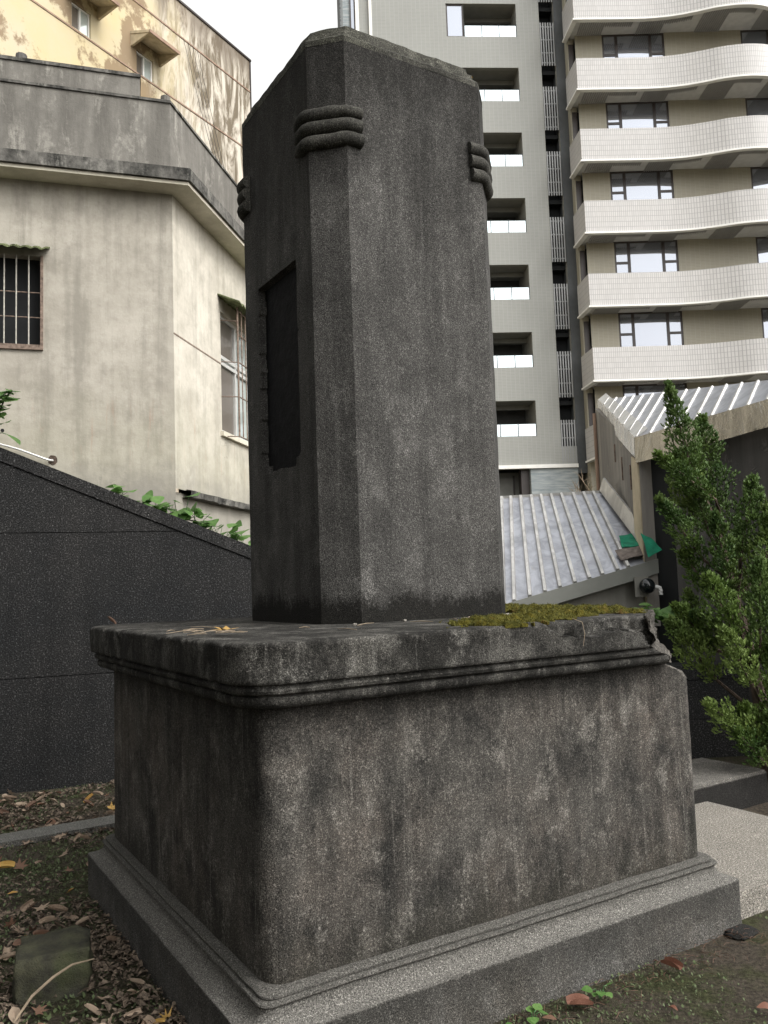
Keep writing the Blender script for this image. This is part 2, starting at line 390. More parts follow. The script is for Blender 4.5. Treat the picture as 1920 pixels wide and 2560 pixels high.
class MB:
    """collects geometry for one mesh"""
    def __init__(s): s.v = []; s.f = []
    def add(s, vs, fs):
        k = len(s.v); s.v += [tuple(v) for v in vs]; s.f += [tuple(i + k for i in f) for f in fs]; return s
    def box(s, x0, x1, y0, y1, z0, z1):
        return s.add([(x, y, z) for z in (z0, z1) for y in (y0, y1) for x in (x0, x1)],
                     [(0, 2, 3, 1), (4, 5, 7, 6), (0, 1, 5, 4), (2, 6, 7, 3), (0, 4, 6, 2), (1, 3, 7, 5)])
    def quad(s, a, b, c, d): return s.add([a, b, c, d], [(0, 1, 2, 3)])
    def prism(s, bottom, top):
        n = len(bottom)
        return s.add(list(bottom) + list(top), [tuple(range(n))[::-1], tuple(range(n, 2 * n))] + [(i, (i + 1) % n, n + (i + 1) % n, n + i) for i in range(n)])
    def tube(s, pts, r, n=8, cap=True, rz=None):
        pts = [Vector(p) for p in pts]; k = len(s.v); m = len(pts)
        rs = r if isinstance(r, (list, tuple)) else [r] * m
        ref = Vector((0, 0, 1))
        for i, p in enumerate(pts):
            t = (pts[min(i + 1, m - 1)] - pts[max(i - 1, 0)]).normalized()
            a = t.cross(ref)
            if a.length < .1: a = t.cross(Vector((0, 1, 0)))
            a.normalize(); b = a.cross(t)
            for j in range(n):
                q = 2 * pi * j / n
                s.v.append(tuple(p + a * (cos(q) * rs[i]) + b * (sin(q) * rs[i] * (rz or 1))))
        for i in range(m - 1):
            for j in range(n):
                s.f.append((k + i * n + j, k + i * n + (j + 1) % n, k + (i + 1) * n + (j + 1) % n, k + (i + 1) * n + j))
        if cap: s.f.append(tuple(k + j for j in range(n))[::-1]); s.f.append(tuple(k + (m - 1) * n + j for j in range(n)))
        return s
    def build(s, name, mat, parent=None, smooth=False, **kw): return obj(name, s.v, s.f, mat, parent, smooth, **kw)
def box(name, b, mat, parent=None, **kw): return MB().box(*b).build(name, mat, parent, **kw)
def hole_wall(name, u0, u1, z0, z1, holes, depth, mat, parent=None, y=0., **kw):
    """front face in the local XZ plane with real openings and reveals going in along +y"""
    us = sorted({u0, u1, *[h[0] for h in holes], *[h[1] for h in holes]}); zs = sorted({z0, z1, *[h[2] for h in holes], *[h[3] for h in holes]})
    us = [u for u in us if u0 <= u <= u1]; zs = [z for z in zs if z0 <= z <= z1]
    b = MB()
    for i in range(len(us) - 1):
        for j in range(len(zs) - 1):
            cu, cz = (us[i] + us[i + 1]) / 2, (zs[j] + zs[j + 1]) / 2
            if any(h[0] < cu < h[1] and h[2] < cz < h[3] for h in holes): continue
            b.quad((us[i], y, zs[j]), (us[i + 1], y, zs[j]), (us[i + 1], y, zs[j + 1]), (us[i], y, zs[j + 1]))
    for a, c, d, e in [h[:4] for h in holes]:
        q = y + depth
        b.quad((a, y, d), (a, y, e), (a, q, e), (a, q, d)); b.quad((c, y, e), (c, y, d), (c, q, d), (c, q, e))
        b.quad((a, y, e), (c, y, e), (c, q, e), (a, q, e)); b.quad((c, y, d), (a, y, d), (a, q, d), (c, q, d))
    return b.build(name, mat, parent, **kw)
def copy_mesh_obj(src, name, parent, loc=(0, 0, 0), rotz=0.):
    c = src.copy(); c.name = name; COL.objects.link(c); c.parent = parent; c.location = loc; c.rotation_euler.z = rotz; return c
def nz(p, s, seed=0.): return noise.noise(Vector(p) * s + Vector((seed, seed * 1.7, -seed)))

# ------------------------------------------------------------------ ground
def make_ground():
    import math as m
    N = 230
    def sp(t, c): return c + m.copysign((m.sinh(abs(t) * 7.6) / m.sinh(7.6)) * 2500, t)
    xs = [sp(-1 + 2 * i / N, .2) for i in range(N + 1)]; ys = [sp(-1 + 2 * i / N, 3.6) for i in range(N + 1)]
    vs = [(x, y, (nz((x, y, 0), 1.3) * .018 + nz((x, y, 0), 7) * .008 if -6 < x < 6 and 0 < y < 10 else -.012) - .006) for y in ys for x in xs]
    fs = [(j * (N + 1) + i, j * (N + 1) + i + 1, (j + 1) * (N + 1) + i + 1, (j + 1) * (N + 1) + i) for j in range(N) for i in range(N)]
    return struct(obj('ground', vs, fs, 'ground', smooth=True))
make_ground()

# ------------------------------------------------------------------ the monument (plinth frame: X along lit face, Y along shaded face)
PO = Vector((-.3997, 2.635, 0)); YAW = .5516
CY, SY = cos(YAW), sin(YAW)
def pw(x, y, z=0.): return Vector((PO.x + x * CY - y * SY, PO.y + x * SY + y * CY, z))
mon = empty('stone_monument', PO, YAW)
tag(mon, 'tall dark weathered stone monument on a broad square plinth', 'monument')
BX, BY = 2.037, 1.963

def rloop(x0, x1, y0, y1, r, n, nc=7):
    """rounded rectangle, counter-clockwise, as (x, y) list"""
    P = []
    def side(a, b):
        for i in range(n): t = i / n; P.append((a[0] + (b[0] - a[0]) * t, a[1] + (b[1] - a[1]) * t))
    def arc(cx, cy, a0):
        for i in range(nc): a = a0 + pi / 2 * i / nc; P.append((cx + r * cos(a), cy + r * sin(a)))
    side((x0 + r, y0), (x1 - r, y0)); arc(x1 - r, y0 + r, -pi / 2)
    side((x1, y0 + r), (x1, y1 - r)); arc(x1 - r, y1 - r, 0)
    side((x1 - r, y1), (x0 + r, y1)); arc(x0 + r, y1 - r, pi / 2)
    side((x0, y1 - r), (x0, y0 + r)); arc(x0 + r, y0 + r, pi)
    return P
def sweep(levels, n, warp, r0=.07, rk=.8):
    vs = []; fs = []
    for z, o in levels:
        r = max(.006, r0 + o * rk)
        for x, y in rloop(-o, BX + o, -o, BY + o, r, n): vs.append(warp(x, y, z))
    L = len(rloop(0, 1, 0, 1, .1, n))
    for k in range(len(levels) - 1):
        for i in range(L):
            fs.append((k * L + i, k * L + (i + 1) % L, (k + 1) * L + (i + 1) % L, (k + 1) * L + i))
    return vs, fs
def lerp_pts(pts, q):
    if q <= pts[0][0]: return pts[0][1]
    for (a, b), (c, d) in zip(pts, pts[1:]):
        if q <= c: return b + (d - b) * (q - a) / (c - a)
    return pts[-1][1]
def broken(x, y, z):
    """the far right front corner of the ledge and body has broken away"""
    if y > 1.1:
        CL.append(False); return x
    lim = lerp_pts([(.98, 2.02), (1.03, 1.95), (1.09, 1.81), (1.119, 1.75), (1.121, 1.77), (1.14, 1.755), (1.17, 1.715), (1.2, 1.68), (1.26, 1.665), (1.33, 1.655)], z)
    lim += max(0, y + .1) * (1.2 if z > 1.1195 else .9) + .035 * nz((0, y, z), 9, 3) + .03 * nz((0, y, z), 22, 5) + .018 * nz((0, y, z), 50, 8)
    CL.append(x > lim)
    return min(x, lim)
CL = []
def rubble_faces(o):
    o.data.materials.append(M['rubble'])
    for p in o.data.polygons:
        if sum(CL[i] for i in p.vertices) >= 3: p.material_index = 1
def rough(x, y, z, a): 
    return (x + a * nz((x, y, z), 14, 1), y + a * nz((x, y, z), 14, 2), z)
def w_foot(x, y, z):
    a = .0025
    x, y, z = rough(x, y, z, a); return (x, y, z + .004 * nz((x, y, 0), 6, 4))
def w_body(x, y, z):
    x, y, z = rough(x, y, z, .0015); return (broken(x, y, z), y, z)
CHIP = [(1.07, 1.345), (1.12, 1.305), (1.158, 1.287), (1.193, 1.262), (1.25, 1.268), (1.30, 1.262), (1.368, 1.270), (1.44, 1.283), (1.5, 1.284), (1.57, 1.274), (1.615, 1.259), (1.64, 1.21), (1.70, 1.19)]
def w_ledge(x, y, z):
    e = .0035 + .007 * max(0, (z - 1.29) / .04)
    x0, y0 = x, y
    x, y, z = rough(x, y, z, e)
    if z > 1.3: z -= .012 * max(0, nz((x, y, 0), 22, 6)) * (1 if (x0 < -.08 or y0 < -.08) else .2)
    if y0 < -.03 and 1.07 < x < 1.75:
        zj = lerp_pts(CHIP, x) + .010 * nz((x, 0, 0), 28, 2) + .006 * nz((x, 0, 0), 70, 2)
        if z > zj: y = max(y, -.112) + .040 + .012 * nz((x, y, z), 25, 3) + .006 * nz((x, y, z), 60, 3)
    return (broken(x, y, z), y, z)

foot_lv = [(-.06, .10), (.0, .10), (.05, .1), (.1, .1), (.15, .1), (.18, .1), (.186, .099), (.192, .080), (.200, .062), (.214, .047), (.232, .038), (.244, .036), (.247, .043), (.252, .046), (.257, .044), (.260, .037), (.262, .030), (.266, .033), (.272, .033), (.278, .026), (.282, .012), (.284, -.01)]
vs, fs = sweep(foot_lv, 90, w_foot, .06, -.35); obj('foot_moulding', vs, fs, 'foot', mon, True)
body_lv = [(.25 + i * .022, .0) for i in range(41)]
vs, fs = sweep(body_lv, 90, w_body); bo = obj('plinth_body', vs, fs, 'plinth', mon, True); rubble_faces(bo); CL.clear()
ledge_lv = [(1.118, -.01), (1.120, .03), (1.123, .052), (1.130, .068), (1.140, .075), (1.152, .077), (1.160, .074), (1.163, .068), (1.166, .076), (1.172, .088), (1.182, .092), (1.190, .089), (1.194, .083), (1.197, .082), (1.203, .104)]
ledge_lv += [(1.203 + .006 * i, .108) for i in range(1, 20)] + [(1.322, .107), (1.327, .103), (1.330, .096), (1.331, .08), (1.332, .05), (1.331, .0)]
ledge_lv += [(1.331, -.05 * i) for i in range(1, 19)] + [(1.331, -.97)]
vs, fs = sweep(ledge_lv, 170, w_ledge)
led = obj('ledge_slab', vs, fs, 'ledge', mon, True); rubble_faces(led)

# shaft: square with cut corners; the shaded face has a sunk panel
SX0, SX1, SY0, SY1, SC, ZT = .6026, 1.6221, .6325, 1.6622, .1277, 3.95
def shaft_poly(i=0., c=SC):
    X0, X1, Y0, Y1 = SX0 + i, SX1 - i, SY0 + i, SY1 - i
    return [(X0, Y0 + c), (X0 + c, Y0), (X1 - c, Y0), (X1, Y0 + c), (X1, Y1 - c), (X1 - c, Y1), (X0 + c, Y1), (X0, Y1 - c)]
b = MB()
pp = shaft_poly()
for i in range(7):
    p, q = pp[i], pp[i + 1]; nu = 34 if i % 2 else 6; nzl = 90
    g = []
    for k in range(nzl + 1):
        z = 1.30 + (ZT - 1.30) * k / nzl
        for j in range(nu + 1):
            t = j / nu; x, y = p[0] + (q[0] - p[0]) * t, p[1] + (q[1] - p[1]) * t
            a = .0022
            g.append((x + a * nz((x, y, z), 9, 1), y + a * nz((x, y, z), 9, 2), z))
    b.add(g, [(k * (nu + 1) + j, k * (nu + 1) + j + 1, (k + 1) * (nu + 1) + j + 1, (k + 1) * (nu + 1) + j) for k in range(nzl) for j in range(nu)])
# shaded face as a relief grid
y0, y1 = SY0 + SC, SY1 - SC
NU, NZ = 78, 265; g = []
for k in range(NZ + 1):
    z = 1.30 + (ZT - 1.30) * k / NZ
    for j in range(NU + 1):
        y = y1 + (y0 - y1) * j / NU
        a = .0022; x = SX0 + a * nz((SX0, y, z), 9, 1) if 0 < j < NU else SX0 + a * nz((SX0, y, z), 9, 1)
        lo = .922 + .006 * nz((0, 0, z), 20, 3); hi = 1.362 - .014 * max(0, nz((0, 0, z), 6, 4)) - .012 * nz((0, 0, z), 25, 9) * (z < 2.8)
        bt = 2.055 + (.02 * abs(nz((0, y, 0), 12, 5)) + (.035 if y < .97 or y > 1.31 else 0))
        if lo < y < hi and bt < z < 3.005: x += .05 + .006 * nz((0, y, z), 15, 2)
        g.append((x, y, z))
b.add(g, [(k * (NU + 1) + j, k * (NU + 1) + j + 1, (k + 1) * (NU + 1) + j + 1, (k + 1) * (NU + 1) + j) for k in range(NZ) for j in range(NU)])
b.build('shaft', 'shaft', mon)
b = MB().box(SX0 + .036, SX0 + .06, .9, 1.385, 2.03, 3.02)
pl = b.build('panel', 'plaque', mon); pl['label'] = 'black sunk panel in the shaded face'
# stepped cap
cap_lv = [(3.949, -.001, 0), (3.975, -.001, 0), (3.985, .006, .0), (3.990, .018, 0), (4.020, .022, 0), (4.026, .030, 0), (4.032, .040, 0), (4.058, .044, 0), (4.066, .052, 0), (4.075, .07, 0), (4.08, .12, 0), (4.085, .3, 0), (4.086, .5, 0)]
vs = []; L = 0
for z, i, _ in cap_lv:
    lp = shaft_poly(i, max(.005, SC * (1 - i * .6 / .5)))
    ring = []
    for a in range(8):
        p, q = lp[a], lp[(a + 1) % 8]; m = 40 if a % 2 else 10
        for j in range(m):
            t = j / m; x, y = p[0] + (q[0] - p[0]) * t, p[1] + (q[1] - p[1]) * t
            e = .005 if i > .004 else .002
            ring.append((x + e * nz((x, y, z), 11, 1), y + e * nz((x, y, z), 11, 2), z + (e * 1.2 * nz((x, y, z), 16, 3) if i > .004 else 0)))
    L = len(ring); vs += ring
fs = [(k * L + i, k * L + (i + 1) % L, (k + 1) * L + (i + 1) % L, (k + 1) * L + i) for k in range(len(cap_lv) - 1) for i in range(L)]
obj('cap', vs, fs, 'cap', mon)
# three stone rolls wrapped round each cut corner
def smooth_path(P, r=.03, n=5):
    out = [Vector(P[0])]
    for a, c, d in zip(P, P[1:], P[2:]):
        a, c, d = Vector(a), Vector(c), Vector(d)
        p = c + (a - c).normalized() * r; q = c + (d - c).normalized() * r
        for i in range(n + 1):
            t = i / n; out.append(p * (1 - t) ** 2 + c * 2 * t * (1 - t) + q * t * t)
    out.append(Vector(P[-1])); return out
cxm, cym = (SX0 + SX1) / 2, (SY0 + SY1) / 2
def roll_path(q, z, o, la, lb):
    pts = [(SX0 - o, SY0 + SC + la), (SX0 - o, SY0 + SC - o * .42), (SX0 + SC - o * .42, SY0 - o), (SX0 + SC + lb, SY0 - o)]
    out = []
    for x, y in pts:
        dx, dy = x - cxm, y - cym
        for _ in range(q): dx, dy = -dy, dx
        out.append((cxm + dx, cym + dy, z))
    return out
for q in range(4):
    band_ = [3.612, 3.548, 3.484]
    for i, z in enumerate(band_):
        la, lb = (.128, .072) if q == 0 else (.085, .085)
        if q == 3: la, lb = .075, .09
        P = smooth_path(roll_path(q, z, .006, la - .004 * i, lb - .004 * (i % 2)))
        P2 = []
        for a, c in zip(P, P[1:]):
            m = max(1, int((c - a).length / .012))
            P2 += [a + (c - a) * (j / m) for j in range(m)]
        P2.append(P[-1])
        P2 = [p + Vector((.003 * nz(p, 12, i), .003 * nz(p, 12, i + 5), .004 * nz(p, 10, i + 9))) for p in P2]
        n_ = len(P2); rad = []
        for j in range(n_):
            t = j / (n_ - 1); rr = .0325
            if q == 0: rr *= min(1, .25 + t * 4.2)
            if q == 0 and i == 0 and t > .68: rr *= .86 + .10 * nz((t, 0, 0), 30)
            rad.append(rr * (1 + .05 * nz(P2[j], 18, 3)))
        MB().tube(P2, rad, 14).build('corner_roll', 'roll', mon, True)

# ------------------------------------------------------------------ moss, leaves, straw on the ledge
def moss_patch():
    b = MB(); NX, NY = 300, 390; idx = {}
    X0, X1, Y0, Y1 = .70, 2.05, -.115, 1.6
    def dens(x, y):
        if not (.55 < x) or (SX0 - .0 < x < SX1 + .005 and SY0 < y < SY1 + .02): return -1
        # front strip along the lit edge and a strip beside the shaft
        a = .55 - abs((y + .0) - (.13 + (x - 1.2) * .22)) * 3.2 - max(0, .95 - x) * 2.2 - max(0, x - 1.45) * 2.6
        c = .6 - abs(x - 1.80) * 2.6 - max(0, .25 - y) * 3
        return max(a, c) + .5 * nz((x, y, 0), 6, 2) + .34 * nz((x, y, 0), 19, 3) + .2 * nz((x, y, 0), 50, 3)
    for j in range(NY + 1):
        for i in range(NX + 1):
            x = X0 + (X1 - X0) * i / NX; y = Y0 + (Y1 - Y0) * j / NY
            d = dens(x, y)
            if d < .08 or broken(x, y, 1.33) < x - .005: continue
            h = min(.026, .001 + (d - .08) * .055) * (1 + .6 * nz((x, y, 0), 45, 4)) + .002
            idx[i, j] = len(b.v); b.v.append((x, y, 1.329 + h))
    for (i, j) in list(idx):
        q = [(i, j), (i + 1, j), (i + 1, j + 1), (i, j + 1)]
        if all(k in idx for k in q): b.f.append(tuple(idx[k] for k in q))
    # skirt
    ec = {}
    for f in b.f:
        for a, c in zip(f, f[1:] + f[:1]): ec[tuple(sorted((a, c)))] = ec.get(tuple(sorted((a, c))), 0) + 1
    for (a, c), k in ec.items():
        if k == 1:
            va, vc = b.v[a], b.v[c]; m = len(b.v); b.v += [(vc[0], vc[1], 1.322), (va[0], va[1], 1.322)]; b.f.append((a, c, m, m + 1))
    o = b.build('moss_patch', 'moss', None, True, loc=tuple(PO), rotz=YAW)
    tag(o, 'golden green moss carpeting the plinth ledge beside the shaft', 'moss', kind='stuff')
    t = MB(); ks = [v for v in b.v if v[2] > 1.332]; rnd = random.Random(3)
    for _ in range(16000):
        p = Vector(rnd.choice(ks)); p.x += rnd.uniform(-.006, .006); p.y += rnd.uniform(-.006, .006)
        a = rnd.uniform(0, 6.28); l = rnd.uniform(.005, .012); w = .0018
        d = Vector((cos(a), sin(a), 0)); e = Vector((-sin(a), cos(a), 0))
        tip = p + d * l * .6 + Vector((0, 0, l * .8))
        t.add([p - e * w, p + e * w, tip], [(0, 1, 2)])
    o2 = t.build('moss_tufts', 'moss_tuft', o); o2['kind'] = 'stuff'
moss_patch()

# ------------------------------------------------------------------ black terrazzo wall at the left
WA = radians(90 - 70)
wl = empty('terrazzo_wall', (-2.993, 6.463, 0), WA)
tag(wl, 'black washed-stone wall with sloping coping left of the monument', 'wall')
def topz(u): return 2.661 - .4125 * u
U0, U1 = -3.0, 6.2
def wall_panel(name, poly, y0, y1, mat='darkwall'):
    return MB().prism([(u, y0, z) for u, z in poly], [(u, y1, z) for u, z in poly]).build(name, mat, wl)
def uz_at(z, d=.0): return (2.661 - d - z) / .4125
G = .007
box_core = MB().prism([(u, .012, z) for u, z in ((U0, -.2), (U1, -.2), (U1, topz(U1) - .02), (U0, topz(U0) - .02))], [(u, .28, z) for u, z in ((U0, -.2), (U1, -.2), (U1, topz(U1) - .02), (U0, topz(U0) - .02))]).build('wall_core', 'darkwall', wl)
wall_panel('coping', [(U0, topz(U0) - .108), (U1, topz(U1) - .108), (U1, topz(U1)), (U0, topz(U0))], -.012, .30)
gz = .108 + G
J1, J2 = 1.985, .853
wall_panel('panel', [(U0, J1 + G), (uz_at(J1 + G, gz), J1 + G), (U0, topz(U0) - gz)], 0, .2)
wall_panel('panel', [(U0, J2 + G), (uz_at(J2 + G, gz), J2 + G), (uz_at(J1, gz), J1), (U0, J1)], 0, .2)
wall_panel('panel', [(U0, -.15), (uz_at(-.15, gz) if uz_at(-.15, gz) < U1 else U1, -.15), (U1, max(-.149, topz(U1) - gz)), (uz_at(J2, gz), J2), (U0, J2)], 0, .2)

# bank of earth behind the wall
bk = MB()
bk.prism([(-9, 6.2, -.1), (-2.9, 6.95, -.1), (1.2, 8.5, -.1), (1.0, 12, -.1), (-9, 12, -.1)], [(-9, 6.2, 2.5), (-2.9, 6.95, 2.15), (1.2, 8.5, .6), (1.0, 12, .9), (-9, 12, 2.3)])
struct(bk.build('soil_bank', 'ground'))

# low black wall at the right, behind the juniper
w2 = empty('low_terrazzo_wall', (1.5, 6.75, 0), radians(8))
tag(w2, 'low black terrazzo wall in shade behind the juniper', 'wall')
for z0, z1 in ((-.1, .30), (.306, .62)): MB().box(0, 3.5, 0, .25, z0, z1).build('panel', 'darkwall', w2)
MB().box(-.02, 3.52, -.012, .27, .626, .74).build('coping', 'darkwall', w2)
MB().box(.01, 3.49, .012, .2, -.1, .7).build('wall_core', 'darkwall', w2)

# ------------------------------------------------------------------ kerb, paving, block
kb = MB().prism([pw(-3.2, 3.13), pw(2.2, 3.09), pw(2.2, 3.29), pw(-3.2, 3.33)], [pw(-3.2, 3.13, .035), pw(2.2, 3.09, .035), pw(2.2, 3.29, .035), pw(-3.2, 3.33, .035)])
struct(kb.build('kerb', 'kerb'))
def rbox(name, x0, x1, y0, y1, z0, z1, mat, parent=None, bev=.012, a=.003):
    bm = bmesh.new(); bmesh.ops.create_cube(bm, size=1)
    for v in bm.verts: v.co = Vector((x0 + (v.co.x + .5) * (x1 - x0), y0 + (v.co.y + .5) * (y1 - y0), z0 + (v.co.z + .5) * (z1 - z0)))
    bmesh.ops.bevel(bm, geom=bm.edges[:], offset=bev, segments=2, affect='EDGES')
    bmesh.ops.subdivide_edges(bm, edges=[e for e in bm.edges if e.calc_length() > .15], cuts=14, use_grid_fill=True)
    for v in bm.verts: v.co += Vector((nz(v.co, 9, 1), nz(v.co, 9, 2), nz(v.co, 9, 3))) * a
    me = bpy.data.meshes.new(name); bm.to_mesh(me); bm.free()
    return link(name, me, mat, parent)
pv = rbox('paving', 2.03, 3.34, -.05, 2.3, -.05, .1, 'paving'); pv.location = PO; pv.rotation_euler.z = YAW; struct(pv)
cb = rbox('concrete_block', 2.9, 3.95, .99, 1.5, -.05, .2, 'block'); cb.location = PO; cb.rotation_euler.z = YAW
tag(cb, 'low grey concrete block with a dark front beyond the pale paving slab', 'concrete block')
# 3.34 < block: keep it clear of the paving edge
# ------------------------------------------------------------------ cream house
HP = Vector((-2.516, 10, 0)); HA = radians(90 - 73)
house = empty('cream_house', HP, HA)
tag(house, 'stained cream plaster house with a grey parapet behind the black wall', 'house')
RR = radians(90 - 11) - HA           # side wall direction relative to the front
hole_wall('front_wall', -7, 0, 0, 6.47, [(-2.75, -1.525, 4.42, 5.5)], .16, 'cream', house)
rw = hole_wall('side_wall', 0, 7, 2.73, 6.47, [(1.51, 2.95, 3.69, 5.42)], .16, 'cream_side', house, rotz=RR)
MB().box(.02, 7, .06, .2, -.1, 2.70).build('footing', 'cream_side', house, rotz=RR)
lg = MB(); nl = 60; ring = []
for i in range(nl + 1):
    u = .3 + 6.4 * i / nl; j = .03 * nz((u, 0, 0), 4, 1); k = .035 * abs(nz((u, 0, 0), 7, 2))
    ring.append([(u, -.05 + j, 2.66 - k), (u, -.06 + j, 2.73 + k * .3), (u, .1, 2.77), (u, .1, 2.64)])
lg.v = [p for r in ring for p in r]
lg.f = [(i * 4 + a, (i + 1) * 4 + a, (i + 1) * 4 + (a + 1) % 4, i * 4 + (a + 1) % 4) for i in range(nl) for a in range(4)]
lg.build('broken_ledge', 'eave_edge', house, rotz=RR)
# eave slab: one mitred band round the obtuse corner
def rside(u, y): return (u * cos(RR) - y * sin(RR), u * sin(RR) + y * cos(RR))
mit = .33
def corner(o): # point offset o outwards from both walls
    k = math.tan(RR / 2)
    return (o * k, -o)
def band(name, o, i_, z0, z1, mat, zs=0.):
    A = [(-7, -o), corner(o), rside(7, -o), rside(7, i_), corner(-i_), (-7, i_)]
    return MB().prism([(x, y, z0) for x, y in A[:3]] + [(x, y, z0 + zs) for x, y in A[3:]], [(x, y, z1) for x, y in A]).build(name, mat, house)
band('eave_soffit', .30, .02, 6.425, 6.468, 'cream_soffit')
bd = band('eave_slab', .335, .12, 6.472, 6.625, 'eave_edge')
pr = band('parapet', -.02, .17, 6.627, 7.63, 'parapet')
band('parapet_cap', .0, .19, 7.632, 7.665, 'eave_edge')
bw = MB().box(-6, -.351, 1.362, 3.5, 6.6, 8.75).build('roof_wall', 'parapet', house)
MB().box(-6, -.34, 1.34, 3.52, 8.752, 8.80).build('roof_wall_cap', 'eave_edge', house)
MB().tube([(-1.92, 1.5, 8.79), (-1.92, 1.5, 8.93)], .075, 10).build('pipe_stub', 'oldwall', house)
MB().tube([(-.06, .09, 7.66), (-.06, .09, 7.75)], .06, 10).build('pipe_stub', 'parapet', house)
MB().prism([(-7, .2, 6.5), corner(-.2) + (6.5,), rside(7, .2) + (6.5,)], [(-7, .2, 6.59), corner(-.2) + (6.59,), rside(7, .2) + (6.59,)]).build('roof_deck', 'parapet', house)
# front window: dark, barred, small corrugated awning
def corr(u0, u1, y0, y1, z0, z1, n=60, amp=.012):
    b = MB()
    for i in range(n + 1):
        u = u0 + (u1 - u0) * i / n; a = amp * sin(i * 1.3) + .01 * nz((u, 0, 0), 15)
        b.v += [(u, y0, z0 + a), (u, y1, z1 + a), (u, y1, z1 + a - .02), (u, y0, z0 + a - .02)]
    for i in range(n):
        for a in range(4): b.f.append((i * 4 + a, i * 4 + 4 + a, i * 4 + 4 + (a + 1) % 4, i * 4 + (a + 1) % 4))
    b.f += [(3, 2, 1, 0), (n * 4, n * 4 + 1, n * 4 + 2, n * 4 + 3)]
    return b
w = MB().box(-2.75, -1.525, .13, .15, 4.42, 5.5).build('window', 'interior', house); w['label'] = 'dark barred front window'
MB().box(-2.75, -1.525, .155, .158, 4.42, 5.5).build('pane', 'glass_dark', w)
fr = MB().box(-2.78, -1.495, -.03, .02, 4.36, 4.42).box(-1.525, -1.495, -.03, .015, 4.421, 5.5)
fr.build('frame', 'rust_bar', w)
for u in (-2.31, -2.18, -2.05, -1.918, -1.788, -1.652): MB().tube([(u, -.02, 4.42), (u, -.02, 5.5)], .008, 6).build('bar', 'white_bar', w)
for z in (4.75, 5.05): MB().tube([(-2.75, -.008, z), (-1.51, -.008, z)], .007, 6).build('rail', 'rust_bar', w)
corr(-2.9, -1.42, -.22, .0, 5.53, 5.62).build('awning', 'awning', house)
# side window: aluminium slider behind a rusty cage
w = MB().box(1.51, 2.95, .10, .12, 3.69, 5.42).build('window', 'glass_frost', house, rotz=RR); w['label'] = 'side window with frosted sliding panes in a rusty cage'
f = MB()
for u in (1.51, 2.2, 2.9): f.box(u, u + .05, .06, .099, 3.69, 5.42)
for z in (3.69, 4.69, 4.78, 5.37): f.box(1.562, 2.95, .055, .098, z, z + .05)
f.build('frame', 'frame_alu', w)
MB().box(1.57, 2.19, .09, .0985, 3.75, 4.68).build('curtained_pane', 'glass_dark', w)
MB().box(1.57, 2.19, .09, .0985, 4.85, 5.36).build('curtained_pane', 'glass_dark', w)
CG0, CG1 = 1.66, 2.95
for i in range(9):
    u = CG0 + .155 * i; MB().tube([(u, -.2, 3.62), (u, -.2, 5.5)], .0085 if i else .014, 6).build('bar', 'rust_bar', w)
for z in (3.63, 4.2, 4.7, 5.1, 5.45): MB().tube([(CG0, -.205, z), (2.95, -.205, z)], .010, 6).build('rail', 'rust_bar', w)
for z in (3.63, 4.2, 4.7, 5.3): MB().tube([(CG0, -.2, z), (CG0 - .1, .02, z)], .008, 6).build('stay', 'rust_bar', w)
MB().box(1.45, 3.0, -.05, .0, 3.62, 3.685).build('sill', 'cream_soffit', w)
corr(1.42, 3.3, -.32, .0, 5.50, 5.64, 60, .015).build('awning', 'awning', house, rotz=RR)
# groove lines on the side wall
MB().box(.0, 1.5, -.004, .01, 4.645, 4.665).build('string_line', 'rust_bar', house, rotz=RR)
# white waste pipe from a hole
MB().tube([(-2.3, -.06, 3.33), (-1.75, -.07, 3.17), (-1.45, -.07, 3.055), (-1.40, -.03, 3.05), (-1.38, .05, 3.06)], .013, 10).build('waste_pipe', 'frame_alu', house, True)
hb = MB(); hb.v = [(-1.39 + .05 * (1 + .3 * nz((a, 0, 0), 2)) * cos(a), -.004, 3.06 + .06 * (1 + .3 * nz((a, 1, 0), 2)) * sin(a)) for a in [i * .449 for i in range(14)]]
hb.f = [tuple(range(14))]; hb.build('pipe_hole', 'bark', house)
MB().tube([(-1.93, -.005, 3.40), (-1.93, .01, 3.40)], .02, 8).build('wall_hole', 'interior', house)

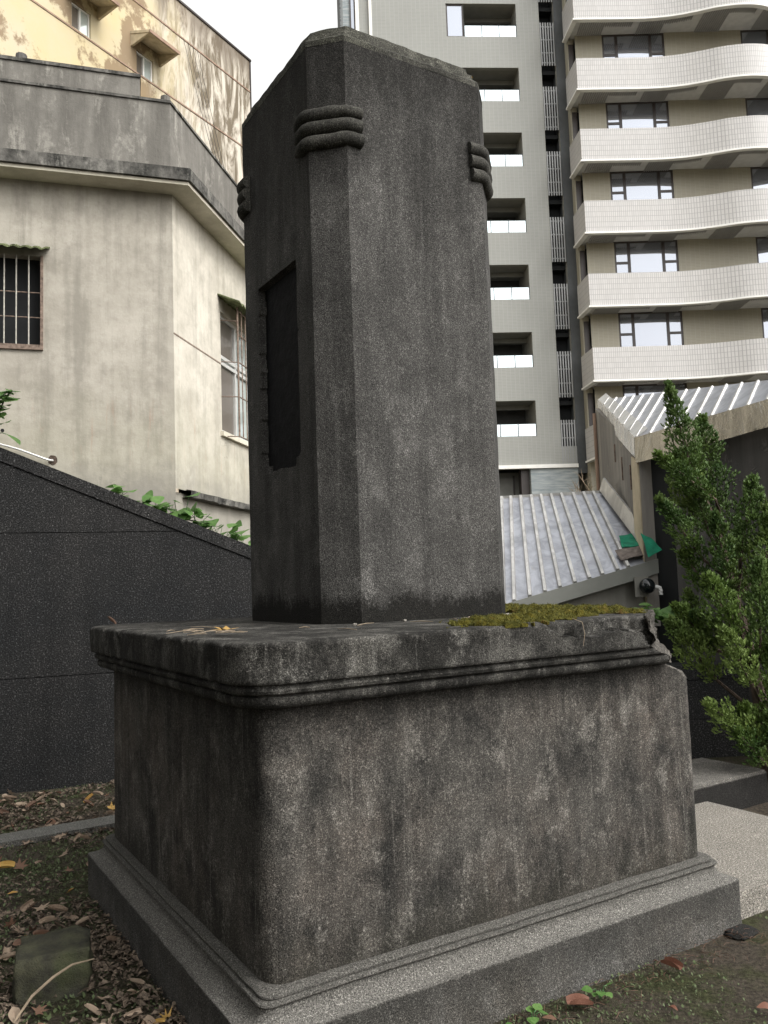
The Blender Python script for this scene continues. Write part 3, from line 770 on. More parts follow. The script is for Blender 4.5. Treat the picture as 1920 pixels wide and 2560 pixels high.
# ------------------------------------------------------------------ yellow block behind
yb = empty('yellow_block', (-6.057, 40, 0), radians(90 - 29))
tag(yb, 'tall peeling yellow block with hooded windows behind the cream house', 'building')
wins = [(-11.06, -10.13, 23.36, 24.40), (-7.70, -6.72, 23.30, 24.32)]
hole_wall('facade', -26, 0, 0, 28.1, wins, .22, 'yellow', yb)
MB().box(-26, 0, .24, 9, 0, 28.05).build('building_body', 'yellow', yb)
MB().box(0.002, .12, -.01, .3, 23.0, 28.15).build('corner_trim', 'frame_dark', yb)
MB().box(-26, .1, -.06, .2, 28.102, 28.2).build('roof_edge', 'frame_dark', yb)
for z in (20.1, 23.27, 26.46): MB().box(-26, 0, -.03, .0, z - .035, z + .035).build('groove_line', 'canopy_rust', yb)
for u0, u1, z0, z1 in wins:
    w = MB().box(u0, u1, .16, .18, z0, z1).build('window', 'glass_dark', yb)
    f = MB(); um = (u0 + u1) / 2
    f.box(u0, u0 + .07, .08, .159, z0, z1).box(u1 - .07, u1, .08, .159, z0, z1).box(um - .035, um + .035, .08, .159, z0, z1)
    f.box(u0 + .07, u1 - .07, .081, .158, z0, z0 + .06).box(u0 + .07, u1 - .07, .081, .158, z1 - .06, z1).build('frame', 'white_paint', w)
    MB().box(um + .036, u1 - .071, .12, .157, z0 + .061, z1 - .061).build('pane', 'glass_frost', w)
    # sloping concrete hood with cheeks
    h = MB()
    a0, a1 = u0 - .35, u1 + .45
    h.prism([(a0, 0, z1 + .5), (a1, 0, z1 + .5), (a1, -1.05, z1 + .18), (a0, -1.05, z1 + .18)], [(a0, 0, z1 + .62), (a1, 0, z1 + .62), (a1, -1.1, z1 + .28), (a0, -1.1, z1 + .28)])
    h.build('hood', 'canopy', yb)
    for a in (a0 + .02, a1 - .12):
        MB().prism([(a, 0, z1 - .02), (a, -.08, z1 - .02), (a, -1.0, z1 + .17), (a, 0, z1 + .49)], [(a + .1, 0, z1 - .02), (a + .1, -.08, z1 - .02), (a + .1, -1.0, z1 + .17), (a + .1, 0, z1 + .49)]).build('hood_cheek', 'canopy', yb)
    MB().box(a0, a1, -1.13, -1.102, z1 + .16, z1 + .30).build('hood_edge', 'canopy_rust', yb)
for i in range(4):
    s_ = []
    for k in range(13):
        t = k / 12; s_.append((-4.9 + i * .3 + t * (3.6 + i * .35), -.08, 26.4 - t * (8 + i) - 2.2 * sin(pi * t) * (.2 + .05 * i)))
    MB().tube(s_, .011, 5).build('cable', 'cable', yb)

# ------------------------------------------------------------------ apartment tower
TA = radians(90 - 86.5)
tw = empty('apartment_tower', (7.524, 40, 0), TA)
tag(tw, 'modern apartment tower with grey loggias and curved white balconies', 'building')
FL = 3.425; BASE = 8.37; NF = 9
holes = []
for k in range(NF):
    b0 = BASE + FL * k
    holes += [(-2.63, .065, b0, b0 + 1.765), (-3.53, -2.632, b0, b0 + 1.765)]
holes.append((1.24, 2.0, 7.83, 44))
hole_wall('facade', -7.3, 2.0, 6.96, 46, holes, .25, 'tile_grey', tw)
for a, c, mt, y in ((-8.75, -8.13, 'ledger', .12), (-8.128, -7.95, 'white_paint', -.05), (-7.948, -7.45, 'tile_grey', .08), (-7.448, -7.302, 'white_paint', -.05)):
    MB().box(a, c, y, 6, 6.96, 46).build('pilaster', mt, tw)
for k in range(NF):
    wz = 12.0 + FL * k
    w = MB().box(-8.40, -8.14, .06, .118, wz, wz + 2.2).build('window', 'frame_dark', tw)
    MB().box(-8.34, -8.2, .05, .058, wz + .06, wz + 2.14).build('pane', 'glass_pane', w)
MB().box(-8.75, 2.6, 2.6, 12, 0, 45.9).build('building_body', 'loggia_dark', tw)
MB().box(2.002, 2.69, -.004, 2.5, 6.5, 46).build('shaft_wall', 'dark_grey', tw)
# loggias
lb = MB().box(-2.63, .065, 2.2, 2.25, 0, 1.765); lbm = mesh('loggia_back', lb.v, lb.f)
ls_ = MB().quad((-2.63, .25, 1.763), (.065, .25, 1.763), (.065, 2.2, 1.763), (-2.63, 2.2, 1.763)).quad((-2.628, .25, 0), (-2.628, 2.2, 0), (-2.628, 2.2, 1.763), (-2.628, .25, 1.763)).quad((.063, .25, 0), (.063, .25, 1.763), (.063, 2.2, 1.763), (.063, 2.2, 0)).quad((-2.63, .25, .002), (-2.63, 2.2, .002), (.065, 2.2, .002), (.065, .25, .002))
ls_.box(-2.6, .06, 1.1, 1.25, 1.55, 1.76)
lsm = mesh('loggia', ls_.v, ls_.f)
bp = MB().box(0, .86, .05, .07, .02, .61); bpm = mesh('glass_panel', bp.v, bp.f)
ps = MB().box(0, .035, .03, .09, 0, .66); psm = mesh('post', ps.v, ps.f)
wf = MB().box(-3.53, -3.45, .06, .14, 0, 1.765).box(-2.71, -2.634, .06, .14, 0, 1.765).box(-3.45, -2.71, .061, .139, 0, .06).box(-3.45, -2.71, .061, .139, 1.70, 1.765)
wfm = mesh('window', wf.v, wf.f)
wp = MB().box(-3.45, -2.71, .09, .11, .06, 1.70); wpm = mesh('pane', wp.v, wp.f)
lo = MB(); 
for i in range(6): lo.box(1.26 + i * .13, 1.32 + i * .13, -.01, .05, 1.25, 3.55)
for z in (1.42, 1.95, 2.65, 3.35): lo.box(1.245, 1.995, .06, .1, z, z + .06)
lom = mesh('louvre', lo.v, lo.f)
sd = MB().box(1.24, 2.0, .7, .8, -.9, 3.42).box(1.245, 1.995, .25, .69, 1.2, 1.4); sdm = mesh('slot_back', sd.v, sd.f)
for k in range(NF):
    z = BASE + FL * k
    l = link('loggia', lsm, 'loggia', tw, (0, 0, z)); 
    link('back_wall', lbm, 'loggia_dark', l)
    for i in range(3): link('glass_panel', bpm, 'glass_bal', l, (-2.6 + i * .89, 0, 0))
    for i in range(4): link('post', psm, 'dark_grey', l, (-2.625 + i * .886, 0, 0))
    w = link('window', wfm, 'frame_dark', tw, (0, 0, z)); link('pane', wpm, 'glass_pane', w)
    link('louvre', lom, 'louvre', tw, (0, 0, 7.83 - 1.25 - .15 + FL * k - .85))
    link('slot_back', sdm, 'interior', tw, (0, 0, 7.83 + .9 + FL * k - FL if k else 7.83 + .9 - FL))
# ground storey
MB().box(-8.75, 2.0, -.12, .2, 6.78, 6.955).build('string_course', 'white_paint', tw)
MB().box(-.34, 2.0, 0, .4, 0, 6.775).build('ledger_wall', 'ledger', tw)
MB().box(-8.75, -2.0, 0, .4, 0, 6.775).build('ledger_wall', 'ledger', tw)
MB().box(-1.99, -.35, 1.4, 1.5, 0, 6.775).build('porch_back', 'loggia', tw)
MB().box(-.75, -.345, .3, .9, 0, 6.773).build('porch_pier', 'frame_dark', tw)
dr = MB().box(-1.75, -.95, 1.3, 1.38, 3.0, 6.5).build('door', 'loggia', tw)
MB().box(-1.85, -1.76, 1.28, 1.39, 3.0, 6.6).box(-.94, -.86, 1.28, 1.39, 3.0, 6.6).build('frame', 'frame_dark', dr)
# curved balconies: path in world x,y carried to the tower frame
c_, s_ = cos(-TA), sin(-TA)
def tl(x, y): dx, dy = x - 7.524, y - 40; return (dx * c_ - dy * s_, dx * s_ + dy * c_)
wave = [(10.0, 38.0), (11.0, 38.03), (12.1, 38.07), (13.4, 38.10), (14.2, 38.07), (15.1, 37.95), (16.0, 37.72), (16.7, 37.50), (17.3, 37.39), (17.9, 37.33), (18.5, 37.36), (19.0, 37.46), (19.8, 37.75), (20.6, 38.0), (21.6, 38.15), (23.0, 38.1), (24.4, 37.8), (26, 37.4), (27.5, 37.5)]
def cat(P, n=6):
    out = []
    for i in range(len(P) - 1):
        a, b_, c, d = P[max(0, i - 1)], P[i], P[i + 1], P[min(len(P) - 1, i + 2)]
        for j in range(n):
            t = j / n
            out.append(tuple(.5 * ((2 * b_[m]) + (-a[m] + c[m]) * t + (2 * a[m] - 5 * b_[m] + 4 * c[m] - d[m]) * t * t + (-a[m] + 3 * b_[m] - 3 * c[m] + d[m]) * t ** 3) for m in range(2)))
    out.append(P[-1]); return out
HB = 1.55
WY = 39.3
for k in range(9):
    zb = 24.80 + 3.56 * (k - 5)
    sh = .12 * (5 - k)
    path = [(9.85, 39.66)] + cat([(x + (sh if x > 12 else 0), y) for x, y in wave])
    n_ = len(path)
    def off(d):
        out = []
        for i, p in enumerate(path):
            a = Vector(path[max(0, i - 1)]); c = Vector(path[min(n_ - 1, i + 1)]); t = (c - a).normalized(); nn = Vector((-t.y, t.x))
            if i == 0: nn = Vector((1, .1))
            if i == 1: nn = Vector((1, .85))
            out.append((p[0] + nn.x * d, p[1] + nn.y * d))
        return out
    inn = off(.14)
    g = []
    for (x, y), (xi, yi) in zip(path, inn):
        a = tl(x, y); c = tl(xi, yi)
        g += [(a[0], a[1], zb), (a[0], a[1], zb + HB), (c[0], c[1], zb + HB), (c[0], c[1], zb)]
    f = []
    for i in range(n_ - 1):
        for a in range(4): f.append((i * 4 + a, i * 4 + 4 + a, i * 4 + 4 + (a + 1) % 4, i * 4 + (a + 1) % 4))
    f += [(0, 1, 2, 3)]
    bal = obj('balcony', g, f, 'tile_white', tw)
    # projecting lip under the parapet
    o1, o2 = off(-.07), off(.16)
    g = []
    for (x, y), (xi, yi) in zip(o1, o2):
        a = tl(x, y); c = tl(xi, yi); g += [(a[0], a[1], zb - .085), (a[0], a[1], zb - .003), (c[0], c[1], zb - .003), (c[0], c[1], zb - .085)]
    obj('lip', g, f, 'white_paint', bal)
    # soffit and its slats
    g = []
    for (x, y) in inn[1:]:
        a = tl(x, y); c = tl(x, 40.4); g += [(a[0], a[1], zb + .03), (c[0], c[1], zb + .03), (c[0], c[1], zb + .2), (a[0], a[1], zb + .2)]
    f2 = [(i * 4 + a, i * 4 + 4 + a, i * 4 + 4 + (a + 1) % 4, i * 4 + (a + 1) % 4) for i in range(n_ - 2) for a in range(4)]
    obj('soffit', g, f2, 'soffit', bal)
    sl = MB()
    x = 10.4
    while x < 27:
        ph = (x - 10.4) % 2.9
        if ph < 2.55:
            yy = min(p[1] for p in inn if abs(p[0] - x) < .5) if ph > 1.2 else 38.1
            yy = [p for p in inn if p[0] >= x][:1]; yy = yy[0][1] + .1 if yy else 38
            y1 = WY - .02 if ph < 1.25 else min(WY - .02, yy + .35)
            a, c = tl(x, yy), tl(x + .05, yy); d, e = tl(x + .05, y1), tl(x, y1)
            sl.prism([(*a, zb - .035), (*c, zb - .035), (*d, zb - .035), (*e, zb - .035)], [(*a, zb + .028), (*c, zb + .028), (*d, zb + .028), (*e, zb + .028)])
        x += .105
    s2 = sl.build('soffit_slats', 'soffit_slat', bal); s2['kind'] = 'stuff'
# wall behind the balconies with its windows
bx = empty('balcony_wall_frame', (0, 0, 0)); bpy.data.objects.remove(bx)
zz = [24.80 + 3.56 * (k - 5) for k in range(9)]
wh = []
for z in zz:
    wh += [(11.67, 14.78, z + .0 + 1.6, z + 3.60), (18.6, 20.0, z + 1.6, z + 3.60)]
def at_tower(o): # shapes given in world x,y: carry them to the tower frame
    for v in o.data.vertices:
        q = tl(v.co.x, v.co.y); v.co.x, v.co.y = q[0], q[1]
    return o
at_tower(hole_wall('balcony_wall', 10.32, 28, 0, 40, wh, .2, 'tile_beige', tw, y=WY))
at_tower(MB().box(10.0, 10.318, WY + .3, WY + 4, 0, 40).build('side_wall', 'tile_beige', tw))
at_tower(MB().box(10.35, 28, WY + .8, WY + 8, 0, 39.8).build('building_body', 'loggia_dark', tw))
for (a, c, z0, z1) in wh:
    f = MB(); y0_, y1_ = WY + .03, WY + .12
    wide = c - a > 2
    f.box(a, a + .09, y0_, y1_, z0, z1).box(c - .09, c, y0_, y1_, z0, z1).box(a + .09, c - .09, y0_, y1_, z1 - .09, z1)
    if wide:
        f.box(a + .64, a + .78, y0_, y1_, z0, z1 - .091).box(c - .78, c - .64, y0_, y1_, z0, z1 - .091)
        f.box(a + .091, a + .639, y0_, y1_, z1 - 1.14, z1 - 1.02).box(c - .639, c - .091, y0_, y1_, z1 - 1.14, z1 - 1.02)
    w = at_tower(f.build('window', 'frame_dark', tw))
    cuts = [(a + .09, a + .64), (a + .78, c - .78), (c - .64, c - .09)] if wide else [(a + .09, c - .09)]
    for p, q in cuts: at_tower(MB().box(p, q, WY + .06, WY + .08, z0, z1 - .09).build('pane', 'glass_pane', w))
for z in zz:
    at_tower(MB().box(10.05, 10.3, WY + .26, WY + .298, z + 1.7, z + 3.3).build('side_window', 'frame_dark', tw))

# ------------------------------------------------------------------ metal-roofed shed (lower roof)
RH, RE, RF, RG = Vector((1.326, 9.573, 2.425)), Vector((2.493, 9.3, 2.425)), Vector((2.638, 8.0, 1.636)), Vector((1.106, 7.753, 1.258))
shed = empty('lean_to_shed', (1.9, 8.6, 0))
tag(shed, 'lean-to with a ribbed aluminium roof between the monument and the juniper', 'shed')
def inshed(b, name, mat, par=shed, root=None, **kw):
    o_ = root or Vector((1.9, 8.6, 0))
    b.v = [tuple(Vector(v) - o_) for v in b.v]; return b.build(name, mat, par, **kw)
tt = [-.02, .034, .123, .217, .318, .41, .505, .60, .71, .805, .894]
tb = [-.02, -.015, .05, .15, .247, .343, .44, .535, .62, .72, .79]
nrm = (RE - RH).cross(RF - RH).normalized(); nrm = nrm if nrm.z > 0 else -nrm
def top(t): return RH.lerp(RE, t)
def bot(t): return RG.lerp(RF, t)
ed = list(zip(tt, tb)) + [(1., 1.)]
for (a, c), (a2, c2) in zip(ed, ed[1:]):
    P, Q, R_, T = top(a), top(a2), bot(c2), bot(c)
    b = MB(); nn_ = 8; vs = []
    for j in range(nn_ + 1):
        for i in range(4):
            p = P.lerp(Q, i / 3).lerp(T.lerp(R_, i / 3), j / nn_); vs.append(p + nrm * .006 * nz(p, 5, 1))
    b.add(vs, [(j * 4 + i, j * 4 + i + 1, j * 4 + 5 + i, j * 4 + 4 + i) for j in range(nn_) for i in range(3)])
    inshed(b, 'roof_sheet', 'sheet', smooth=True)
for a, c in ed[1:-1]:
    P, T = top(a), bot(c); ax = (T - P).normalized(); sd_ = ax.cross(nrm).normalized()
    b = MB(); w_ = .022
    b.prism([P - sd_ * w_, P + sd_ * w_, T + sd_ * w_, T - sd_ * w_], [P - sd_ * w_ * .6 + nrm * .035, P + sd_ * w_ * .6 + nrm * .035, T + sd_ * w_ * .6 + nrm * .035, T - sd_ * w_ * .6 + nrm * .035])
    inshed(b, 'roof_rib', 'rib')
def strip(P, Q, outv, up_, d, h, name, mat, par=shed, root=None):
    """folded edge: from P to Q, drop h, thickness d outward"""
    b = MB(); o_ = Vector(outv).normalized() * d
    b.prism([P + Vector((0, 0, -h)), Q + Vector((0, 0, -h)), Q + o_ + Vector((0, 0, -h)), P + o_ + Vector((0, 0, -h))], [P + Vector((0, 0, up_)), Q + Vector((0, 0, up_)), Q + o_ + Vector((0, 0, up_)), P + o_ + Vector((0, 0, up_))])
    return inshed(b, name, mat, par, root)
RF2 = RF + (RF - RG) * .03
strip(RG - (RF - RG) * .03, RF2, (.1, -1, 0), .012, .03, .125, 'eave_fascia', 'fascia_grey')
strip(RH, RE, (0, 1, 0), .03, .05, .05, 'ridge_trim', 'rib')
b = MB().prism([Vector((RG.x, RG.y + .10, -.1)), Vector((RF.x + .02, RF.y + .10, -.1)), Vector((RF.x + .02, RF.y + .24, -.1)), Vector((RG.x, RG.y + .24, -.1))],
               [Vector((RG.x, RG.y + .10, RG.z - .03)), Vector((RF.x + .02, RF.y + .10, RF.z - .03)), Vector((RF.x + .02, RF.y + .24, RF.z + .03)), Vector((RG.x, RG.y + .24, RG.z + .03))])
inshed(b, 'front_wall', 'shedwall')
b = MB().prism([Vector((RH.x + .02, RH.y - .02, -.1)), Vector((RG.x + .02, RG.y + .24, -.1)), Vector((RG.x + .14, RG.y + .24, -.1)), Vector((RH.x + .14, RH.y - .02, -.1))], [Vector((RH.x + .02, RH.y - .02, RH.z - .05)), Vector((RG.x + .02, RG.y + .24, RG.z - .0)), Vector((RG.x + .14, RG.y + .24, RG.z + .0)), Vector((RH.x + .14, RH.y - .02, RH.z - .05))])
inshed(b, 'end_wall', 'shedwall')
# globe lamp on an elbow
lampo = empty('wall_lamp', (2.45, 7.9, 1.385))
tag(lampo, 'black glossy globe lamp with a white pipe elbow under the shed eave', 'lamp')
bm = bmesh.new(); bmesh.ops.create_uvsphere(bm, u_segments=24, v_segments=16, radius=.074)
me = bpy.data.meshes.new('globe'); bm.to_mesh(me); bm.free(); me.polygons.foreach_set('use_smooth', [True] * len(me.polygons))
link('globe', me, 'gloss_black', lampo, (0, -.06, 0))
MB().tube([(.04, -.05, -.015), (.09, -.055, -.012), (.115, -.06, -.02), (.122, -.06, -.05), (.122, -.06, -.085)], .021, 10).build('pipe_elbow', 'pvc', lampo, True)
MB().box(-.10, .03, -.008, .004, -.10, .09).build('mount_plate', 'shedwall', lampo)
# tarp and felt on the roof corner
def sheet3d(name, pts, mat, label, cat, th=.006, bump_=.02):
    """a crumpled sheet spanned by four corners"""
    A, B_, C_, D_ = [Vector(p) for p in pts]; n = 9; vs = []
    for j in range(n + 1):
        for i in range(n + 1):
            p = A.lerp(B_, i / n).lerp(D_.lerp(C_, i / n), j / n); vs.append(p + Vector((0, -.3, 1)) * (bump_ * nz(p, 9, 2) + .012))
    fs = [(j * (n + 1) + i, j * (n + 1) + i + 1, (j + 1) * (n + 1) + i + 1, (j + 1) * (n + 1) + i) for j in range(n) for i in range(n)]
    k = len(vs); vs2 = [v - Vector((0, 0, th)) for v in vs]
    fs2 = [tuple(i + k for i in f[::-1]) for f in fs]
    o = obj(name, vs + vs2, fs + fs2, mat, None, True); tag(o, label, cat); return o
up_ = Vector((0, 0, .02))
sheet3d('tarp_scrap', [Vector((2.37, 8.41, 1.86)) + up_, Vector((2.56, 8.39, 1.88)) + up_, Vector((2.535, 8.18, 1.75)) + up_, Vector((2.335, 8.20, 1.735)) + up_], 'tarp_green', 'green tarpaulin scrap lying flat in the lean-to roof corner', 'tarpaulin')
sheet3d('tarp_scrap', [(2.443, 7.93, 1.89), (2.53, 7.9, 1.82), (2.62, 7.88, 1.70), (2.485, 7.87, 1.655)], 'tarp_green', 'green tarpaulin scrap propped up against the black wall corner', 'tarpaulin', bump_=.03)
sheet3d('felt_scrap', [Vector((2.261, 8.19, 1.71)) + up_, Vector((2.506, 8.17, 1.74)) + up_, Vector((2.535, 8.03, 1.66)) + up_, Vector((2.265, 8.01, 1.605)) + up_], 'felt', 'brown roofing felt scrap at the lean-to eave below the green tarpaulin', 'roofing felt')

# ------------------------------------------------------------------ outbuilding with the upper metal roof
OR = Vector((2.6, 8.5, 0))
outb = empty('outbuilding', OR)
tag(outb, 'grey and black outbuilding under an angular ribbed metal roof', 'building')
OB = Vector((2.478, 8.0, 2.813)); OC = Vector((3.312, 5.611, 2.813)); OA = Vector((2.805, 10.5, 3.743))
on = (OC - OB).cross(OA - OB).normalized(); on = on if on.z > 0 else -on
OD = OA + (OC - OB) * 2.05 + Vector((.25, 0, 0)); OD.z = OB.z - ((OD - OB).x * on.x + (OD - OB).y * on.y) / on.z
OD = Vector((3.36, 6.35, 0)); OD.z = OB.z - ((OD - OB).x * on.x + (OD - OB).y * on.y) / on.z
OM = Vector((3.232, 6.798, 3.072))
# extend ridge line A-M past M
OD = OA + (OM - OA) * 1.30; OD.z = OB.z - ((OD - OB).x * on.x + (OD - OB).y * on.y) / on.z
poly = [OB, OC, OD, OA]
nA, nB = 16, 6
dR = Vector((.62, .78, 0)); dR.z = -(dR.x * on.x + dR.y * on.y) / on.z
def seg_hit(P, d, A, B_):
    # plan intersection of the ray P + s d with segment A-B
    r = B_ - A; den = d.x * r.y - d.y * r.x
    if abs(den) < 1e-9: return None
    s = ((A.x - P.x) * r.y - (A.y - P.y) * r.x) / den; t = ((A.x - P.x) * d.y - (A.y - P.y) * d.x) / den
    return s if 0 <= t <= 1 else None
ribs = []
e_ = (OC - OB); 
k = -22
while k < 40:
    P = OB + e_.normalized() * (.21 * k)
    hits = sorted(h for h in (seg_hit(P, dR, poly[i], poly[(i + 1) % 4]) for i in range(4)) if h is not None)
    if len(hits) >= 2 and hits[-1] - hits[0] > .05: ribs.append((P + dR * hits[0], P + dR * hits[-1]))
    k += 1
for (P, T) in ribs:
    P, T = P + (T - P) * .02, T - (T - P) * .02
    ax = (T - P).normalized(); sd_ = ax.cross(on).normalized(); w_ = .014
    b = MB().prism([P - sd_ * w_, P + sd_ * w_, T + sd_ * w_, T - sd_ * w_], [P - sd_ * w_ * .6 + on * .018, P + sd_ * w_ * .6 + on * .018, T + sd_ * w_ * .6 + on * .018, T - sd_ * w_ * .6 + on * .018])
    inshed(b, 'roof_rib', 'rib', outb, OR)
full = [(OB, OB)] + ribs + [(OC, OD)]
for (P, T), (P2, T2) in zip(ribs, ribs[1:]):
    b = MB().quad(P, P2, T2, T); inshed(b, 'roof_sheet', 'sheet', outb, OR)
b = MB().prism([p - on * .03 for p in poly], [p - on * .004 for p in poly]); inshed(b, 'roof_deck', 'sheet', outb, OR)
ha = (OA - OB); hs_ = Vector((ha.y, -ha.x, 0)).normalized()
b = MB().prism([OB, OA, OA + hs_ * .10 - Vector((0, 0, .10 * (hs_.x * on.x + hs_.y * on.y) / on.z)), OB + hs_ * .12 - Vector((0, 0, .12 * (hs_.x * on.x + hs_.y * on.y) / on.z))], [p + on * .012 for p in (OB, OA, OA + hs_ * .10 - Vector((0, 0, .10 * (hs_.x * on.x + hs_.y * on.y) / on.z)), OB + hs_ * .12 - Vector((0, 0, .12 * (hs_.x * on.x + hs_.y * on.y) / on.z)))])
inshed(b, 'hip_flashing', 'rib', outb, OR)
def wavy_fascia(P, Q, outv, h0, h1, name, mat):
    o_ = Vector(outv).normalized() * .018; n = 26; vs = []
    for i in range(n + 1):
        t = i / n; p = P.lerp(Q, t); h = h0 + (h1 - h0) * t; e = .014 * nz(p, 4, 1)
        vs += [p + Vector((0, 0, .012)) + o_, p + o_ * (1 + e * 40) + Vector((0, 0, -h * .55)), p + o_ * (1.2 - e * 25) + Vector((0, 0, -h + .01 * nz(p, 5, 3))), p + Vector((0, 0, -h)), p + Vector((0, 0, .012))]
    b = MB().add(vs, [(i * 5 + a, i * 5 + 5 + a, i * 5 + 5 + (a + 1) % 5, i * 5 + (a + 1) % 5) for i in range(n) for a in range(5)])
    inshed(b, name, mat, outb, OR, smooth=True)
wavy_fascia(OB, OC, (-1, -.35, 0), .24, .19, 'eave_fascia', 'fascia')
wavy_fascia(OB, OA, (-1, .05, 0), .19, .19, 'verge_fascia', 'fascia')
# front wall set back under the eave, gable wall down to the lean-to
ev = Vector((-.944, -.33, 0)); bi = -ev * .10
p0, p1 = OB + bi + Vector((.02, 0, 0)), OC + bi
b = MB().prism([Vector((p0.x, p0.y, -.1)), Vector((p1.x, p1.y, -.1)), Vector((p1.x + .2, p1.y + .07, -.1)), Vector((p0.x + .2, p0.y + .07, -.1))], [Vector((p0.x, p0.y, 2.70)), Vector((p1.x, p1.y, 2.70)), Vector((p1.x + .2, p1.y + .07, 2.74)), Vector((p0.x + .2, p0.y + .07, 2.74))])
inshed(b, 'front_wall', 'oldwall', outb, OR)
q0, q1 = p0 + ev * .006, p0.lerp(p1, .13) + ev * .006
b = MB().prism([Vector((q0.x, q0.y, -.1)), Vector((q1.x, q1.y, -.1)), Vector((q1.x + .1, q1.y + .03, -.1)), Vector((q0.x + .1, q0.y + .03, -.1))], [Vector((q0.x, q0.y, 2.62)), Vector((q1.x, q1.y, 2.62)), Vector((q1.x + .1, q1.y + .03, 2.62)), Vector((q0.x + .1, q0.y + .03, 2.62))])
inshed(b, 'black_boarding', 'interior', outb, OR)
q = Vector((2.93, 6.73, 0))
g0, g1 = Vector((2.47, 7.985, 0)), Vector((2.74, 10.45, 0))
b = MB().prism([g0 + Vector((.02, 0, 1.0)), g1 + Vector((0, 0, 1.0)), g1 + Vector((.15, 0, 1.0)), g0 + Vector((.17, 0, 1.0))], [g0 + Vector((.02, 0, 2.72)), g1 + Vector((0, 0, 3.62)), g1 + Vector((.15, 0, 3.64)), g0 + Vector((.17, 0, 2.74))])
inshed(b, 'gable_wall', 'gable', outb, OR)
b = MB().prism([g0 + Vector((.018, .02, 1.0)), g0 + Vector((.048, .42, 1.0)), g0 + Vector((.06, .42, 1.0)), g0 + Vector((.05, .02, 1.0))], [g0 + Vector((.006, .02, 2.60)), g0 + Vector((.034, .30, 2.68)), g0 + Vector((.06, .30, 2.68)), g0 + Vector((.05, .02, 2.60))])
inshed(b, 'plywood_strip', 'canopy', outb, OR)
b = MB().tube([g1 + Vector((-.03, -.05, 1.9)), g1 + Vector((-.03, -.05, 3.55))], .022, 6); inshed(b, 'post', 'canopy_rust', outb, OR)
b = MB(); 
for u, z0, z1 in ((.35, 2.35, 2.6), (.8, 2.5, 2.75), (1.2, 2.75, 2.95)): b.tube([g0.lerp(g1, u / 2.5) + Vector((-.005, 0, z0)), g0.lerp(g1, u / 2.5) + Vector((-.005, 0, z1))], .008, 5)
inshed(b, 'strap', 'rust_bar', outb, OR)
# flashing where lean-to roof meets the gable
fl0, fl1 = RE + Vector((-.06, 0, .03)), RF + Vector((-.12, 0, .05))
b = MB().prism([fl0, fl1, fl1 + Vector((.03, 0, .0)), fl0 + Vector((.03, 0, 0))], [fl0 + Vector((.05, 0, .14)), fl1 + Vector((.05, 0, .16)), fl1 + Vector((.07, 0, .16)), fl0 + Vector((.07, 0, .14))])
inshed(b, 'roof_flashing', 'rib')

# ------------------------------------------------------------------ foliage
def sprays(b, plume, n, rnd, dens=1.):
    ax, ay, az, tx, ty, tz, R = plume
    R *= .88; A, T = Vector((ax, ay, az)), Vector((tx, ty, tz)); D = T - A; L = D.length; d = D.normalized()
    s1 = d.cross(Vector((0, 1, 0))).normalized(); s2 = d.cross(s1)
    for _ in range(n):
        t = rnd.random() ** .85
        prof = min(1, .35 + t * 1.4) * (1 - max(0, t - .45) / .55) ** .75 + .06
        a = rnd.uniform(0, 2 * pi); rr = R * prof * (rnd.random() ** .45)
        lump = .9 + 1.1 * noise.noise(Vector((a * 1.2, t * 7, ax * 9)))
        rr *= lump
        outv = s1 * cos(a) + s2 * sin(a)
        p = A + D * t * 1.0 + outv * rr
        g = (d * .75 + outv * rnd.uniform(.3, 1.0) + Vector((0, 0, .35)) + Vector((rnd.gauss(0, .25), rnd.gauss(0, .25), rnd.gauss(0, .2)))).normalized()
        # a feathery tip: several slim leaflets round a short stem
        ln = rnd.uniform(.022, .05)
        q1 = g.cross(Vector((rnd.random(), rnd.random(), rnd.random()))).normalized(); q2 = g.cross(q1)
        for k in range(6):
            an = k * 1.047 + rnd.uniform(-.3, .3); o = q1 * cos(an) + q2 * sin(an)
            st = p + g * ln * (.12 * k); e = (g * .9 + o * rnd.uniform(.35, .8)).normalized()
            l2 = ln * rnd.uniform(.35, .7); w = rnd.uniform(.0035, .0062); sd = e.cross(o).normalized()
            b.add([st - sd * w * .6, st + e * l2 * .55 - sd * w, st + e * l2, st + e * l2 * .55 + sd * w, st + sd * w * .6], [(0, 1, 2, 3, 4)])
jun = empty('juniper_tree', (2.72, 6.12, 0))
tag(jun, 'feathery green juniper leaning up beside the black outbuilding wall', 'tree')
